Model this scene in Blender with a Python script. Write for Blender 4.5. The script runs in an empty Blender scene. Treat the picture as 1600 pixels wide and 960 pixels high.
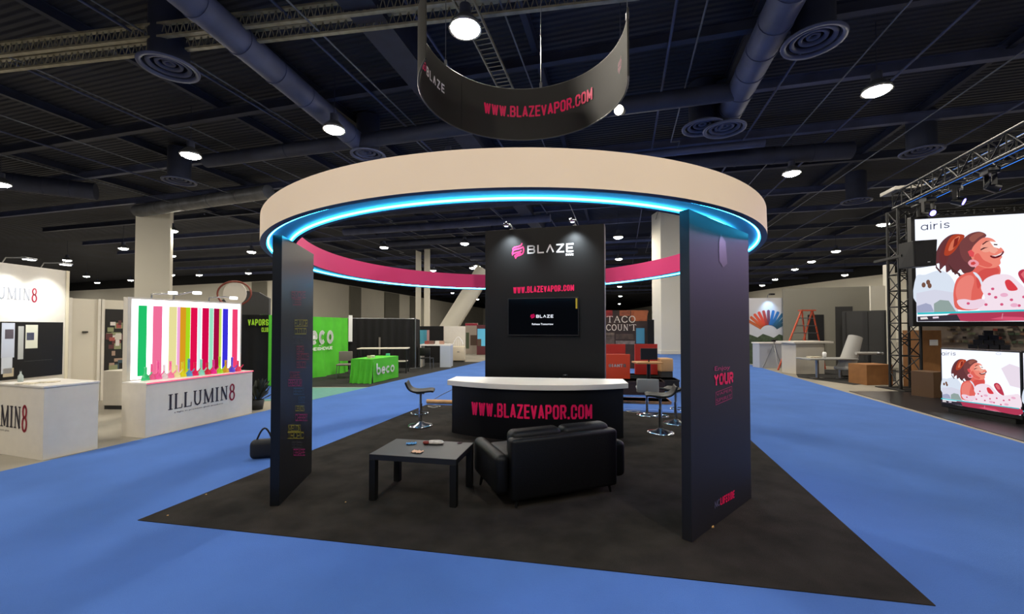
import bpy, bmesh, math, random
from mathutils import Vector, Matrix
random.seed(7)
S = bpy.context.scene
C = S.collection
PI = math.pi

# ------------------------------------------------------------------ camera, world, exposure
F_PX, HORIZON, PITCH, EYE = 650.0, 512.0, 0.02, 1.7
SHIFT = HORIZON - 480 - F_PX*math.tan(PITCH)            # pixels of lens shift in a 1600x960 frame
cd = bpy.data.cameras.new('camera'); cam = bpy.data.objects.new('camera', cd); C.objects.link(cam)
cd.sensor_width = 36; cd.lens = 36*F_PX/1600; cd.shift_y = SHIFT/1600; cd.clip_end = 500
cam.location = (0, 0, EYE); cam.rotation_euler = (PI/2 + PITCH, 0, 0)
S.camera = cam
w = bpy.data.worlds.new('hall_air'); S.world = w; w.use_nodes = True
w.node_tree.nodes['Background'].inputs[0].default_value = (0.55, 0.62, 0.9, 1)
w.node_tree.nodes['Background'].inputs[1].default_value = 0.05
S.view_settings.view_transform = 'Standard'; S.view_settings.look = 'None'
S.view_settings.gamma = 1; S.view_settings.exposure = 0.0; S.view_settings.use_curve_mapping = False
S.cycles.use_denoising = True
S.cycles.max_bounces = 6; S.cycles.diffuse_bounces = 3; S.cycles.glossy_bounces = 3
S.cycles.sample_clamp_indirect = 4
LAMP_POWER = 370.0       # emission of a high bay lamp's lens
LED_POWER = 24.0          # emission of the cyan cove strips

# ------------------------------------------------------------------ measuring: a pixel's ray meets a plane of the place
def ray(px, py):
    x = (px-800)/F_PX; y = -(py-480-SHIFT)/F_PX
    c, s = math.cos(PITCH), math.sin(PITCH)
    return Vector((x, c-y*s, s+y*c))
def G(px, py, z=0.0):                                    # point at height z
    r = ray(px, py); t = (z-EYE)/r.z
    return Vector((r.x*t, r.y*t, z))
def D(px, py, depth):                                    # point at distance depth
    r = ray(px, py); t = depth/r.y
    return Vector((r.x*t, depth, EYE+r.z*t))

# ------------------------------------------------------------------ materials
def lin(c):
    return tuple((v/12.92 if v <= .04045 else ((v+.055)/1.055)**2.4) for v in c)
def rgb(h):
    return lin(tuple(int(h[i:i+2], 16)/255 for i in (0, 2, 4)))
MATS = {}
def mat(name, h, rough=.6, metal=0, spec=.5, noise=0, nscale=8, bump=0, bscale=200, emit=0, coat=0, alpha=1, trans=0):
    if name in MATS: return MATS[name]
    m = bpy.data.materials.new(name); m.use_nodes = True
    nt = m.node_tree; b = nt.nodes['Principled BSDF']
    col = (*rgb(h), 1)
    b.inputs['Base Color'].default_value = col
    b.inputs['Roughness'].default_value = rough; b.inputs['Metallic'].default_value = metal
    b.inputs['Specular IOR Level'].default_value = spec
    b.inputs['Coat Weight'].default_value = coat
    b.inputs['Transmission Weight'].default_value = trans
    if emit:
        b.inputs['Emission Color'].default_value = col; b.inputs['Emission Strength'].default_value = emit
    tc = nt.nodes.new('ShaderNodeTexCoord')
    if noise:
        n = nt.nodes.new('ShaderNodeTexNoise'); n.inputs['Scale'].default_value = nscale; n.inputs['Detail'].default_value = 5
        r = nt.nodes.new('ShaderNodeMapRange'); r.inputs['From Min'].default_value = .3; r.inputs['From Max'].default_value = .7
        r.inputs['To Min'].default_value = 1-noise; r.inputs['To Max'].default_value = 1+noise
        mx = nt.nodes.new('ShaderNodeVectorMath'); mx.operation = 'SCALE'; mx.inputs[0].default_value = col[:3]
        nt.links.new(tc.outputs['Object'], n.inputs['Vector']); nt.links.new(n.outputs['Fac'], r.inputs['Value'])
        nt.links.new(r.outputs['Result'], mx.inputs['Scale']); nt.links.new(mx.outputs[0], b.inputs['Base Color'])
    if bump:
        n2 = nt.nodes.new('ShaderNodeTexNoise'); n2.inputs['Scale'].default_value = bscale; n2.inputs['Detail'].default_value = 3
        bp = nt.nodes.new('ShaderNodeBump'); bp.inputs['Strength'].default_value = bump; bp.inputs['Distance'].default_value = .01
        nt.links.new(tc.outputs['Object'], n2.inputs['Vector']); nt.links.new(n2.outputs['Fac'], bp.inputs['Height'])
        nt.links.new(bp.outputs[0], b.inputs['Normal'])
    if 'blue_carpet' in name: b.inputs['Sheen Weight'].default_value = .14; b.inputs['Sheen Roughness'].default_value = .5; b.inputs['Sheen Tint'].default_value = (.4, .6, 1, 1)
    MATS[name] = m
    return m
def glow(name, h, strength):
    if name in MATS: return MATS[name]
    m = bpy.data.materials.new(name); m.use_nodes = True; nt = m.node_tree; nt.nodes.clear()
    e = nt.nodes.new('ShaderNodeEmission'); e.inputs[0].default_value = (*rgb(h), 1); e.inputs[1].default_value = strength
    o = nt.nodes.new('ShaderNodeOutputMaterial'); nt.links.new(e.outputs[0], o.inputs[0])
    MATS[name] = m; return m
def corrugated(name, h, scale, rot):
    m = mat(name, h, rough=.8, noise=.3, nscale=.6); nt = m.node_tree; b = nt.nodes['Principled BSDF']
    tc = nt.nodes.new('ShaderNodeTexCoord'); mp = nt.nodes.new('ShaderNodeMapping'); mp.inputs['Rotation'].default_value = (0, 0, rot)
    wv = nt.nodes.new('ShaderNodeTexWave'); wv.inputs['Scale'].default_value = scale; wv.bands_direction = 'Y'
    bp = nt.nodes.new('ShaderNodeBump'); bp.inputs['Strength'].default_value = 1; bp.inputs['Distance'].default_value = .06
    nt.links.new(tc.outputs['Object'], mp.inputs[0]); nt.links.new(mp.outputs[0], wv.inputs[0])
    nt.links.new(wv.outputs['Fac'], bp.inputs['Height']); nt.links.new(bp.outputs[0], b.inputs['Normal'])
    return m
YAW_ = math.atan2(173, 650)
BLACKC = mat('black_carpet', '2f2b28', rough=.95, spec=.1, noise=.34, nscale=3.2, bump=.9, bscale=260)
BLUEC = mat('blue_carpet', '4569ae', rough=.95, spec=.1, noise=.10, nscale=1.2, bump=.5, bscale=220)
TEAL = mat('film_covered_carpet', '5a8f8a', rough=.5, noise=.1)
CONC = mat('concrete', '8f897c', rough=.75, noise=.15, nscale=.8)
DARKFLOOR = mat('dark_gloss_floor', '17161a', rough=.33, noise=.2, nscale=2)
WALL = mat('cream_wall_paint', 'dedacd', rough=.85, noise=.05, nscale=.2)
WALLG = mat('grey_wall_paint', '757369', rough=.85, noise=.05, nscale=.4)
DGREY = mat('dark_grey_panel', '2b2b2b', rough=.7, noise=.1, nscale=1)
NAVY = mat('dark_steel', '3f4768', rough=.65, noise=.25, nscale=1.5)
NAVYD = mat('darker_steel', '242a40', rough=.7, noise=.25, nscale=1.5)
UPPER = mat('black_upper_wall', '0a0b0f', rough=.9)
DECK = corrugated('corrugated_deck', '191f31', 1.6, YAW_)
GALV = mat('galvanised_steel', '8f8a78', rough=.5, metal=.3, noise=.3, nscale=4)
BLK = mat('satin_black_laminate', '0f0f12', rough=.42, spec=.35)
BLKM = mat('matt_black_laminate', '0e0e0e', rough=.5, spec=.3, noise=.08, nscale=2)
BLKP = mat('black_plastic', '0c0c0d', rough=.4)
LEATHER = mat('black_leather', '060607', rough=.5, spec=.28, bump=.25, bscale=90)
CREAM = mat('cream_fabric', 'ffe8ca', rough=.8, noise=.02, nscale=1)
PINKF = mat('pink_fabric', 'ff4a92', rough=.7)
PINK = mat('pink_vinyl', 'ff1464', rough=.5)
SOFFIT = mat('soffit_grey', '5a6a8a', rough=.6)
LIP = mat('lip_grey', '4c5268', rough=.5)
LED = glow('cyan_led', '00b4ff', LED_POWER)
LEDC = glow('cyan_led_core', '3cc8ff', LED_POWER)
WHITE = mat('white_laminate', 'e8e4de', rough=.35)
WHITEV = mat('white_vinyl', 'f5f5f5', rough=.5)
CHROME = mat('chrome', 'dfe3e8', rough=.12, metal=1)
STEEL = mat('brushed_steel', '9a9ca0', rough=.3, metal=.9)
LAMP = glow('lamp_lens', 'fff5e4', LAMP_POWER)
GREENF = mat('green_fabric', '4db82a', rough=.85, noise=.08, nscale=3)
DRAPE = mat('black_drape', '0f0f10', rough=.95, noise=.2, nscale=3)
CARD = mat('cardboard', '8f6238', rough=.85, noise=.12, nscale=5)
WOOD = mat('pale_wood', 'b98a55', rough=.6, noise=.15, nscale=6)
RED = mat('red_board', 'b3281c', rough=.5)
ORANGE = mat('orange_board', 'd8431f', rough=.5)
GREYF = mat('grey_fabric', '77716b', rough=.9)
BWHITE = mat('booth_white', 'd8d2c6', rough=.6, noise=.03)
INK = mat('dark_ink', '2a2430', rough=.6)
REDINK = mat('red_ink', '9c1f38', rough=.6)

# ------------------------------------------------------------------ mesh building
class MB:
    def __init__(s): s.v = []; s.f = []; s.m = []; s.cur = 0; s.mats = []; s.smooth = []; s.sm = False
    def use(s, m):
        if m not in s.mats: s.mats.append(m)
        s.cur = s.mats.index(m); return s
    def add(s, vs, fs, smooth=None):
        o = len(s.v); s.v += [tuple(p) for p in vs]
        for f in fs: s.f.append([o+i for i in f]); s.m.append(s.cur); s.smooth.append(s.sm if smooth is None else smooth)
        return s
    def box(s, x0, x1, y0, y1, z0, z1, T=None):
        vs = [Vector((x, y, z)) for z in (z0, z1) for y in (y0, y1) for x in (x0, x1)]
        if T: vs = [T @ v for v in vs]
        return s.add(vs, [(0, 2, 3, 1), (4, 5, 7, 6), (0, 1, 5, 4), (2, 6, 7, 3), (0, 4, 6, 2), (1, 3, 7, 5)], False)
    def cyl(s, p0, p1, r, n=12, r2=None, cap=True):
        p0, p1 = Vector(p0), Vector(p1); d = (p1-p0)
        if d.length < 1e-9: return s
        d.normalize(); a = d.orthogonal().normalized(); b = d.cross(a); r2 = r if r2 is None else r2
        vs = []
        for p, rr in ((p0, r), (p1, r2)):
            vs += [p+(a*math.cos(t)+b*math.sin(t))*rr for t in (2*PI*i/n for i in range(n))]
        s.add(vs, [(i, (i+1) % n, n+(i+1) % n, n+i) for i in range(n)], True)
        if cap: s.add(vs[:n], [tuple(range(n))[::-1]], False); s.add(vs[n:], [tuple(range(n))], False)
        return s
    def lathe(s, prof, c=(0, 0, 0), n=24, smooth=True):
        vs = []
        for r, z in prof: vs += [(c[0]+r*math.cos(2*PI*i/n), c[1]+r*math.sin(2*PI*i/n), c[2]+z) for i in range(n)]
        fs = [(k*n+i, k*n+(i+1) % n, (k+1)*n+(i+1) % n, (k+1)*n+i) for k in range(len(prof)-1) for i in range(n)]
        return s.add(vs, fs, smooth)
    def tube(s, pts, r, n=8, closed=False):
        pts = [Vector(p) for p in pts]; N = len(pts); vs = []; pa = None
        for i, p in enumerate(pts):
            d = (pts[(i+1) % N]-pts[i-1]) if closed else (pts[min(i+1, N-1)]-pts[max(i-1, 0)])
            d.normalize()
            a = d.orthogonal().normalized() if pa is None else (pa-d*pa.dot(d)).normalized()
            pa = a; b = d.cross(a)
            vs += [p+(a*math.cos(t)+b*math.sin(t))*r for t in (2*PI*k/n for k in range(n))]
        K = N if closed else N-1
        return s.add(vs, [(i*n+k, i*n+(k+1) % n, ((i+1) % N)*n+(k+1) % n, ((i+1) % N)*n+k) for i in range(K) for k in range(n)], True)
    def prism(s, poly, z0, z1):
        n = len(poly); vs = [(x, y, z0) for x, y in poly]+[(x, y, z1) for x, y in poly]
        s.add(vs, [tuple(range(n))[::-1], tuple(range(n, 2*n))]+[(i, (i+1) % n, n+(i+1) % n, n+i) for i in range(n)], False)
        return s
    def flat(s, pts, y=-.003):                            # polygon drawn on a front face: pts (x, z) in the thing's own frame
        return s.add([(p[0], y, p[1]) for p in pts], [tuple(range(len(pts)))], False)
    def rect(s, x0, z0, x1, z1, y=-.003): return s.flat([(x0, z0), (x1, z0), (x1, z1), (x0, z1)], y)
    def disc(s, cx, cz, rx, rz=None, y=-.003, n=20, rot=0):
        rz = rz or rx; c, q = math.cos(rot), math.sin(rot)
        return s.flat([(cx+rx*math.cos(t)*c-rz*math.sin(t)*q, cz+rx*math.cos(t)*q+rz*math.sin(t)*c) for t in (2*PI*i/n for i in range(n))], y)
    def stroke(s, pts, wd, y=-.003):                      # a flat line of width wd through (x, z) points
        for (x0, z0), (x1, z1) in zip(pts, pts[1:]):
            d = Vector((x1-x0, z1-z0)); L = d.length
            if L < 1e-9: continue
            d /= L; nx, nz = -d.y*wd/2, d.x*wd/2; ex, ez = d.x*wd/4, d.y*wd/4
            s.flat([(x0+nx-ex, z0+nz-ez), (x0-nx-ex, z0-nz-ez), (x1-nx+ex, z1-nz+ez), (x1+nx+ex, z1+nz+ez)], y)
        return s
    def build(s, name, m, parent=None, bevel=0, subsurf=0, seg=2):
        me = bpy.data.meshes.new(name); me.from_pydata(s.v, [], s.f); me.validate(clean_customdata=False)
        mats = s.mats if s.mats else [m]
        for q in mats: me.materials.append(q)
        if len(me.polygons) == len(s.f):
            for p, i, sm in zip(me.polygons, s.m, s.smooth): p.material_index = i; p.use_smooth = sm
        me.update()
        o = bpy.data.objects.new(name, me); C.objects.link(o)
        if parent: o.parent = parent
        if bevel:
            b = o.modifiers.new('edge', 'BEVEL'); b.width = bevel; b.segments = seg; b.limit_method = 'ANGLE'
            if seg > 2:
                for p in me.polygons: p.use_smooth = True
        if subsurf:
            q = o.modifiers.new('soft', 'SUBSURF'); q.levels = q.render_levels = subsurf
            for p in me.polygons: p.use_smooth = True
        return o
def tag(o, label, cat, group=None, kind=None):
    o['label'] = label; o['category'] = cat
    if group: o['group'] = group
    if kind: o['kind'] = kind
    return o
def thing(name, label, cat, loc=(0, 0, 0), rz=0, group=None):
    o = bpy.data.objects.new(name, None); C.objects.link(o); o.empty_display_size = .1
    o.location = loc; o.rotation_euler = (0, 0, rz)
    return tag(o, label, cat, group)
def struct(name, mb, m):
    o = mb.build(name, m); o['kind'] = 'structure'; return o
def dup(root, loc, rz=0, label=None, scale=None):
    def cp(o, par):
        c = o.copy(); C.objects.link(c)
        if par: c.parent = par
        for ch in list(o.children): cp(ch, c)
        return c
    r = cp(root, None); r.location = loc; r.rotation_euler = (0, 0, rz)
    if label: r['label'] = label
    if scale: r.scale = scale
    return r
class Face:                                               # the upright front plane through floor points P1 -> P2
    def __init__(s, P1, P2):
        s.p = Vector((P1[0], P1[1], 0)); d = Vector((P2[0]-P1[0], P2[1]-P1[1], 0)); s.w = d.length; s.d = d.normalized()
        s.rz = math.atan2(d.y, d.x); s.n = Vector((s.d.y, -s.d.x, 0))
    def at(s, px, py):
        r = ray(px, py); o = Vector((0, 0, EYE)); t = (s.p-o).dot(s.n)/r.dot(s.n); q = o+r*t
        return ((q-s.p).dot(s.d), q.z)
    def root(s, name, label, cat, group=None): return thing(name, label, cat, s.p, s.rz, group)

# lettering: Blender's own font as a flat mesh, stretched to a box
def letters(body, bold=0.0, spacing=1.0):
    cu = bpy.data.curves.new('tmp', 'FONT'); cu.body = body; cu.size = 1; cu.offset = bold; cu.space_character = spacing
    cu.resolution_u = 4; cu.fill_mode = 'BOTH'; cu.extrude = 0
    o = bpy.data.objects.new('tmp', cu); C.objects.link(o)
    me = bpy.data.meshes.new_from_object(o)
    vs = [v.co.copy() for v in me.vertices]; fs = [tuple(p.vertices) for p in me.polygons]
    bpy.data.objects.remove(o); bpy.data.curves.remove(cu); bpy.data.meshes.remove(me)
    x0 = min(v.x for v in vs); x1 = max(v.x for v in vs); y0 = min(v.y for v in vs); y1 = max(v.y for v in vs)
    return [((v.x-x0)/(x1-x0), (v.y-y0)/(y1-y0)) for v in vs], fs
def put_text(mb, body, fn, bold=.02, spacing=1.0):
    uv, fs = letters(body, bold, spacing); mb.add([fn(u, v) for u, v in uv], fs, False)
def quad_fn(p00, p10, p11, p01, y=-.004):                 # (u, v) -> point on the front face inside a quad of (x, z)
    def fn(u, v):
        x = (1-u)*(1-v)*p00[0]+u*(1-v)*p10[0]+u*v*p11[0]+(1-u)*v*p01[0]
        z = (1-u)*(1-v)*p00[1]+u*(1-v)*p10[1]+u*v*p11[1]+(1-u)*v*p01[1]
        return (x, y, z)
    return fn
# stroke alphabet with serifs on a 0..1 square: (points, thick)
def serif_glyphs(mb, body, x0, z0, w, h, y=-.004, m=None, m8=None, italics=0):
    G_ = {'I': (.5, [([(.5, 0), (.5, 1)], 1), ([(.1, 0), (.9, 0)], .4), ([(.1, 1), (.9, 1)], .4)]),
          'L': (.85, [([(.2, 0), (.2, 1)], 1), ([(.05, 1), (.4, 1)], .4), ([(.05, 0), (.9, 0), (.92, .25)], .4)]),
          'U': (1, [([(.2, 1), (.2, .3), (.3, .08), (.5, 0), (.7, .08), (.8, .3), (.8, 1)], .8), ([(.05, 1), (.38, 1)], .4), ([(.65, 1), (.95, 1)], .4)]),
          'M': (1.25, [([(.15, 0), (.15, 1)], .5), ([(.15, 1), (.5, .05)], 1), ([(.5, .05), (.85, 1)], .5), ([(.85, 1), (.85, 0)], 1), ([(0, 0), (.3, 0)], .4), ([(.7, 0), (1, 0)], .4)]),
          'N': (1, [([(.2, 0), (.2, 1)], .5), ([(.2, 1), (.8, 0)], 1), ([(.8, 0), (.8, 1)], .5), ([(.05, 0), (.35, 0)], .4), ([(.65, 1), (.95, 1)], .4)]),
          '8': (.8, [([(.5+.3*math.cos(t), .8+.28*math.sin(t)) for t in (2*PI*i/14 for i in range(15))], .9), ([(.5+.36*math.cos(t), .2+.33*math.sin(t)) for t in (2*PI*i/14 for i in range(15))], .9)]),
          'T': (.9, [([(.5, 0), (.5, 1)], 1), ([(.05, .85), (.05, 1), (.95, 1), (.95, .85)], .5), ([(.3, 0), (.7, 0)], .4)]),
          'A': (.95, [([(.08, 0), (.5, 1)], .6), ([(.5, 1), (.92, 0)], 1), ([(.25, .38), (.75, .38)], .5), ([(0, 0), (.25, 0)], .4), ([(.75, 0), (1, 0)], .4)]),
          'C': (.95, [([(.9, .8), (.7, .97), (.45, 1), (.2, .85), (.08, .5), (.2, .15), (.45, 0), (.7, .03), (.9, .2)], 1)]),
          'O': (.95, [([(.5+.42*math.cos(t), .5+.5*math.sin(t)) for t in (2*PI*i/16 for i in range(17))], 1)]),
          "'": (.3, [([(.5, .8), (.5, 1)], 1)]), ' ': (.5, []), 'E': (.8, [([(.2, 0), (.2, 1)], 1), ([(.1, 0), (.9, 0)], .6), ([(.1, 1), (.9, 1)], .6), ([(.2, .5), (.7, .5)], .6)])}
    tot = sum(G_[c][0] for c in body)+.12*(len(body)-1); k = w/tot; x = x0
    for c in body:
        wd, st = G_[c]
        if m: mb.use(m8 if (c == '8' and m8) else m)
        for pts, th in st: mb.stroke([(x+p[0]*wd*k, z0+p[1]*h) for p in pts], th*h*.14, y)
        x += (wd+.12)*k

def _arc(cx, cy, rx, ry, a0, a1, n=8): return [(cx+rx*math.cos(math.radians(a0+(a1-a0)*i/n)), cy+ry*math.sin(math.radians(a0+(a1-a0)*i/n))) for i in range(n+1)]
_O = [(.25, 0), (.75, 0), (1, .15), (1, .85), (.75, 1), (.25, 1), (0, .85), (0, .15), (.25, 0)]
HEAVY = {'A': (1, [[(0, 0), (.5, 1), (1, 0)], [(.22, .28), (.78, .28)]]), 'B': (1, [[(0, 0), (0, 1), (.75, 1), (.95, .88), (.95, .64), (.75, .52), (0, .52)], [(.75, .52), (1, .38), (1, .14), (.78, 0), (0, 0)]]),
 'C': (1, [[(1, .7), (1, .85), (.75, 1), (.25, 1), (0, .85), (0, .15), (.25, 0), (.75, 0), (1, .15), (1, .3)]]), 'D': (1, [[(0, 0), (0, 1), (.7, 1), (1, .8), (1, .2), (.7, 0), (0, 0)]]),
 'E': (.85, [[(1, 0), (0, 0), (0, 1), (1, 1)], [(0, .5), (.85, .5)]]), 'F': (.85, [[(0, 0), (0, 1), (1, 1)], [(0, .5), (.8, .5)]]), 'G': (1, [[(1, .75), (1, .85), (.75, 1), (.25, 1), (0, .85), (0, .15), (.25, 0), (.75, 0), (1, .15), (1, .45), (.6, .45)]]),
 'H': (1, [[(0, 0), (0, 1)], [(1, 0), (1, 1)], [(0, .5), (1, .5)]]), 'I': (.3, [[(.5, 0), (.5, 1)]]), 'J': (.8, [[(1, 1), (1, .15), (.75, 0), (.25, 0), (0, .15), (0, .3)]]), 'Q': (1, [_O, [(.6, .3), (1, 0)]]), 'K': (1, [[(0, 0), (0, 1)], [(1, 1), (.05, .45)], [(.3, .58), (1, 0)]]), 'L': (.8, [[(0, 1), (0, 0), (1, 0)]]),
 'M': (1.25, [[(0, 0), (0, 1), (.5, .2), (1, 1), (1, 0)]]), 'N': (1, [[(0, 0), (0, 1), (1, 0), (1, 1)]]), 'O': (1, [_O]), 'P': (1, [[(0, 0), (0, 1), (.75, 1), (1, .86), (1, .58), (.75, .44), (0, .44)]]),
 'R': (1, [[(0, 0), (0, 1), (.75, 1), (1, .86), (1, .6), (.75, .48), (0, .48)], [(.6, .48), (1, 0)]]), 'S': (1, [[(1, .75), (.95, .9), (.75, 1), (.25, 1), (0, .86), (0, .64), (.25, .53), (.75, .47), (1, .36), (1, .14), (.75, 0), (.25, 0), (0, .14), (0, .26)]]),
 'T': (.9, [[(0, 1), (1, 1)], [(.5, 1), (.5, 0)]]), 'U': (1, [[(0, 1), (0, .15), (.25, 0), (.75, 0), (1, .15), (1, 1)]]), 'V': (1, [[(0, 1), (.5, 0), (1, 1)]]), 'W': (1.35, [[(0, 1), (.25, 0), (.5, .9), (.75, 0), (1, 1)]]),
 'X': (1, [[(0, 0), (1, 1)], [(0, 1), (1, 0)]]), 'Y': (1, [[(0, 1), (.5, .5), (1, 1)], [(.5, .5), (.5, 0)]]), 'Z': (.95, [[(0, 1), (1, 1), (0, 0), (1, 0)]]), '.': (.08, [[(.5, 0), (.5, .03)]]), ' ': (.4, []),
 'b': (.62, [[(0, 1.0), (0, .3)], _arc(.5, .3, .5, .3, 0, 360, 16)]), 'e': (.62, [[(0, .32), (1, .32)]+_arc(.5, .3, .5, .3, 0, 310, 14)]), 'c': (.6, [_arc(.5, .3, .5, .3, 45, 315, 12)]), 'o': (.66, [_arc(.5, .3, .5, .3, 0, 360, 16)]),
 'a': (.62, [_arc(.5, .3, .5, .3, 0, 360, 16), [(1, .6), (1, 0)]]), 'i': (.12, [[(.5, 0), (.5, .6)], [(.5, .86), (.5, .88)]]), 'r': (.36, [[(0, 0), (0, .6)], [(0, .35), (.3, .55), (1, .6)]]), 's': (.5, [[(1, .5), (.7, .6), (.2, .57), (.05, .44), (.3, .33), (.75, .27), (.97, .15), (.75, .02), (.25, 0), (0, .1)]])}
HEAVY['^'] = (1, [[(0, 0), (.5, 1), (1, 0)]])
def block_text(mb, body, fn, W, H, th=.2, gap=.6, cap=.5, joint=True):   # W, H: real size of the lettering; th: stroke in parts of H
    tw = sum(HEAVY[c][0] for c in body); t = th*H; gx = gap*t; nn_ = len(body)
    k = (W-t*nn_-gx*(nn_-1))/tw
    if k < .3*t: gx = .1*t; k = max(.3*t, (W-t*nn_-gx*(nn_-1))/tw)
    sc = W/(k*tw+t*nn_+gx*(nn_-1)); x = 0; hh = H-t; fn0 = fn; fn = lambda u, v: fn0(u*sc, v)
    def out(P): mb.add([fn(p[0]/W, p[1]/H) for p in P], [tuple(range(len(P)))], False)
    for c in body:
        wd, st = HEAVY[c]; cw = wd*k
        for pl in st:
            q = [Vector((x+t/2+a*cw, t/2+b*hh)) for a, b in pl]
            for i, (A, B) in enumerate(zip(q, q[1:])):
                d = B-A
                if d.length < 1e-9: continue
                d.normalize(); n = Vector((-d.y, d.x))*t/2
                e0 = d*t*(cap if i == 0 else 0); e1 = d*t*(cap if i == len(q)-2 else 0)
                if abs(d.x) > .1 and abs(d.y) > .1: e0 = e1 = d*t*.1
                if c == '.': n = Vector((t/2, 0)); e0 = e1 = Vector((0, t/2))
                out([A-e0+n, A-e0-n, B+e1-n, B+e1+n])
            if joint:
                for p in q[1:-1]: out([p+Vector((math.cos(2*PI*j/8+PI/8), math.sin(2*PI*j/8+PI/8)))*t*.54 for j in range(8)])
        x += cw+t+gx
BLAZE = {'B': (1, [[(.0, 0), (.0, 1), (.8, 1), (.95, .85), (.95, .65), (.8, .52), (.2, .52)], [(.8, .52), (1, .38), (1, .15), (.85, 0), (0, 0)]]),
         'L': (.85, [[(0, 1), (0, 0), (.95, 0)]]), 'A': (1, [[(0, 0), (.5, 1), (1, 0)], [(.52, .12), (.72, .12)]]),
         'Z': (.95, [[(0, 1), (1, 1), (0, 0), (1, 0)]]), 'E': (.9, [[(1, 1), (0, 1)], [(.05, .5), (1, .5)], [(1, 0), (0, 0)], [(0, .5), (0, 0)]])}
def blaze_word(mb, fn, th=.17):
    tot = sum(BLAZE[c][0] for c in 'BLAZE')+.28*4; x = 0
    for c in 'BLAZE':
        wd, st = BLAZE[c]
        for pts in st:
            for (a, b), (c2, d) in zip(pts, pts[1:]):
                P = Vector(((x+a*wd), b*1.0)); Q = Vector(((x+c2*wd), d*1.0)); dv = (Q-P)
                if dv.length == 0: continue
                dv.normalize(); nn = Vector((-dv.y, dv.x))*th/2; e = dv*th/2
                mb.add([fn(q.x/tot, q.y) for q in (P+nn-e, P-nn-e, Q-nn+e, Q+nn+e)], [(0, 1, 2, 3)], False)
        x += wd+.28
def flame_mark(mb, fn):                                    # three leaning S-shaped bars in the unit square
    def bar(pts, th):
        L_ = []; R_ = []
        for k, p in enumerate(pts):
            a = pts[max(k-1, 0)]; b = pts[min(k+1, len(pts)-1)]; d = Vector((b[0]-a[0], b[1]-a[1])); d.normalize()
            L_.append((p[0]-d.y*th/2, p[1]+d.x*th/2)); R_.append((p[0]+d.y*th/2, p[1]-d.x*th/2))
        for k in range(len(pts)-1): mb.add([fn(*q) for q in (L_[k], L_[k+1], R_[k+1], R_[k])], [(0, 3, 2, 1)], False)
    bar([(.06, .62), (.10, .72), (.22, .78), (.45, .80), (.68, .84), (.80, .90), (.82, 1.0)], .09)
    bar([(.04, .40), (.10, .56), (.25, .62), (.50, .64), (.75, .68), (.92, .74), (.96, .62), (.96, .42)], .11)
    bar([(.04, .40), (.04, .26), (.12, .36), (.35, .40), (.60, .43), (.80, .50)], .10)
    bar([(.96, .42), (.90, .30), (.72, .22), (.50, .18), (.38, .14), (.33, .02), (.22, .22)], .10)
    bar([(.24, .16), (.30, .24), (.50, .30), (.74, .34)], .08)

# ================================================================== THE SETTING
YAW = math.atan2(173, 650)                                 # the hall's long direction, turned right of the view
V = Vector((math.sin(YAW), math.cos(YAW), 0)); U = Vector((math.cos(YAW), -math.sin(YAW), 0))
def strip(name, pts, z0, z1, m):
    return struct(name, MB().prism([(p[0], p[1]) for p in pts], z0, z1), m)
strip('floor', [(-110, -14), (110, -14), (110, 190), (-110, 190)], -.2, 0, CONC)
La, Lb = G(0, 738), G(400, 646); Ld = (Lb-La).normalized()
Ra, Rb = G(1600, 694), G(1333, 616.7); Rd = (Rb-Ra).normalized()
strip('floor_aisle_carpet', [La-Ld*12, Ra-Rd*12, Ra+Rd*42, La+Ld*42], 0, .006, BLUEC)
CFL, CFR, CBR, CBL = G(215, 815), G(1462, 949.5), G(1128, 649), G(667.5, 633)
carpet = strip('floor_booth_carpet', [CFL, CFR, CBR, CBL], .006, .012, BLACKC)
FLR = .012
# cross aisle between the white booth and the green one
strip('floor_cross_aisle_carpet', [G(575, 606), G(489, 625), G(380, 628), G(300, 606), G(489, 606.5)], 0, .005, TEAL)
strip('floor_side_carpet', [G(360, 602), G(425, 602), G(425, 624), G(360, 628)], .005, .008, BLUEC)
strip('floor_drape_booth_carpet', [G(576, 605), G(380, 605), G(380, 580), G(700, 566), G(752, 566)], 0, .007, DARKFLOOR if False else mat('charcoal_carpet', '1c1b1a', rough=.95))
# right: dark glossy floor of the screen booth, charcoal mat in front of the grey walls
A1 = G(1318, 612); A2 = G(1598, 693)
strip('floor_screen_booth', [A1+Vector((.15, 0, 0)), A2+Vector((.1, 0, 0)), Vector((14, 2.5, 0)), Vector((14.5, 9, 0)), G(1420, 612)], 0, .008, DARKFLOOR)
strip('floor_far_mat', [G(1247, 590), G(1335, 602), G(1400, 596), G(1400, 578), G(1240, 578)], 0, .008, mat('charcoal_carpet', '1c1b1a'))

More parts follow.
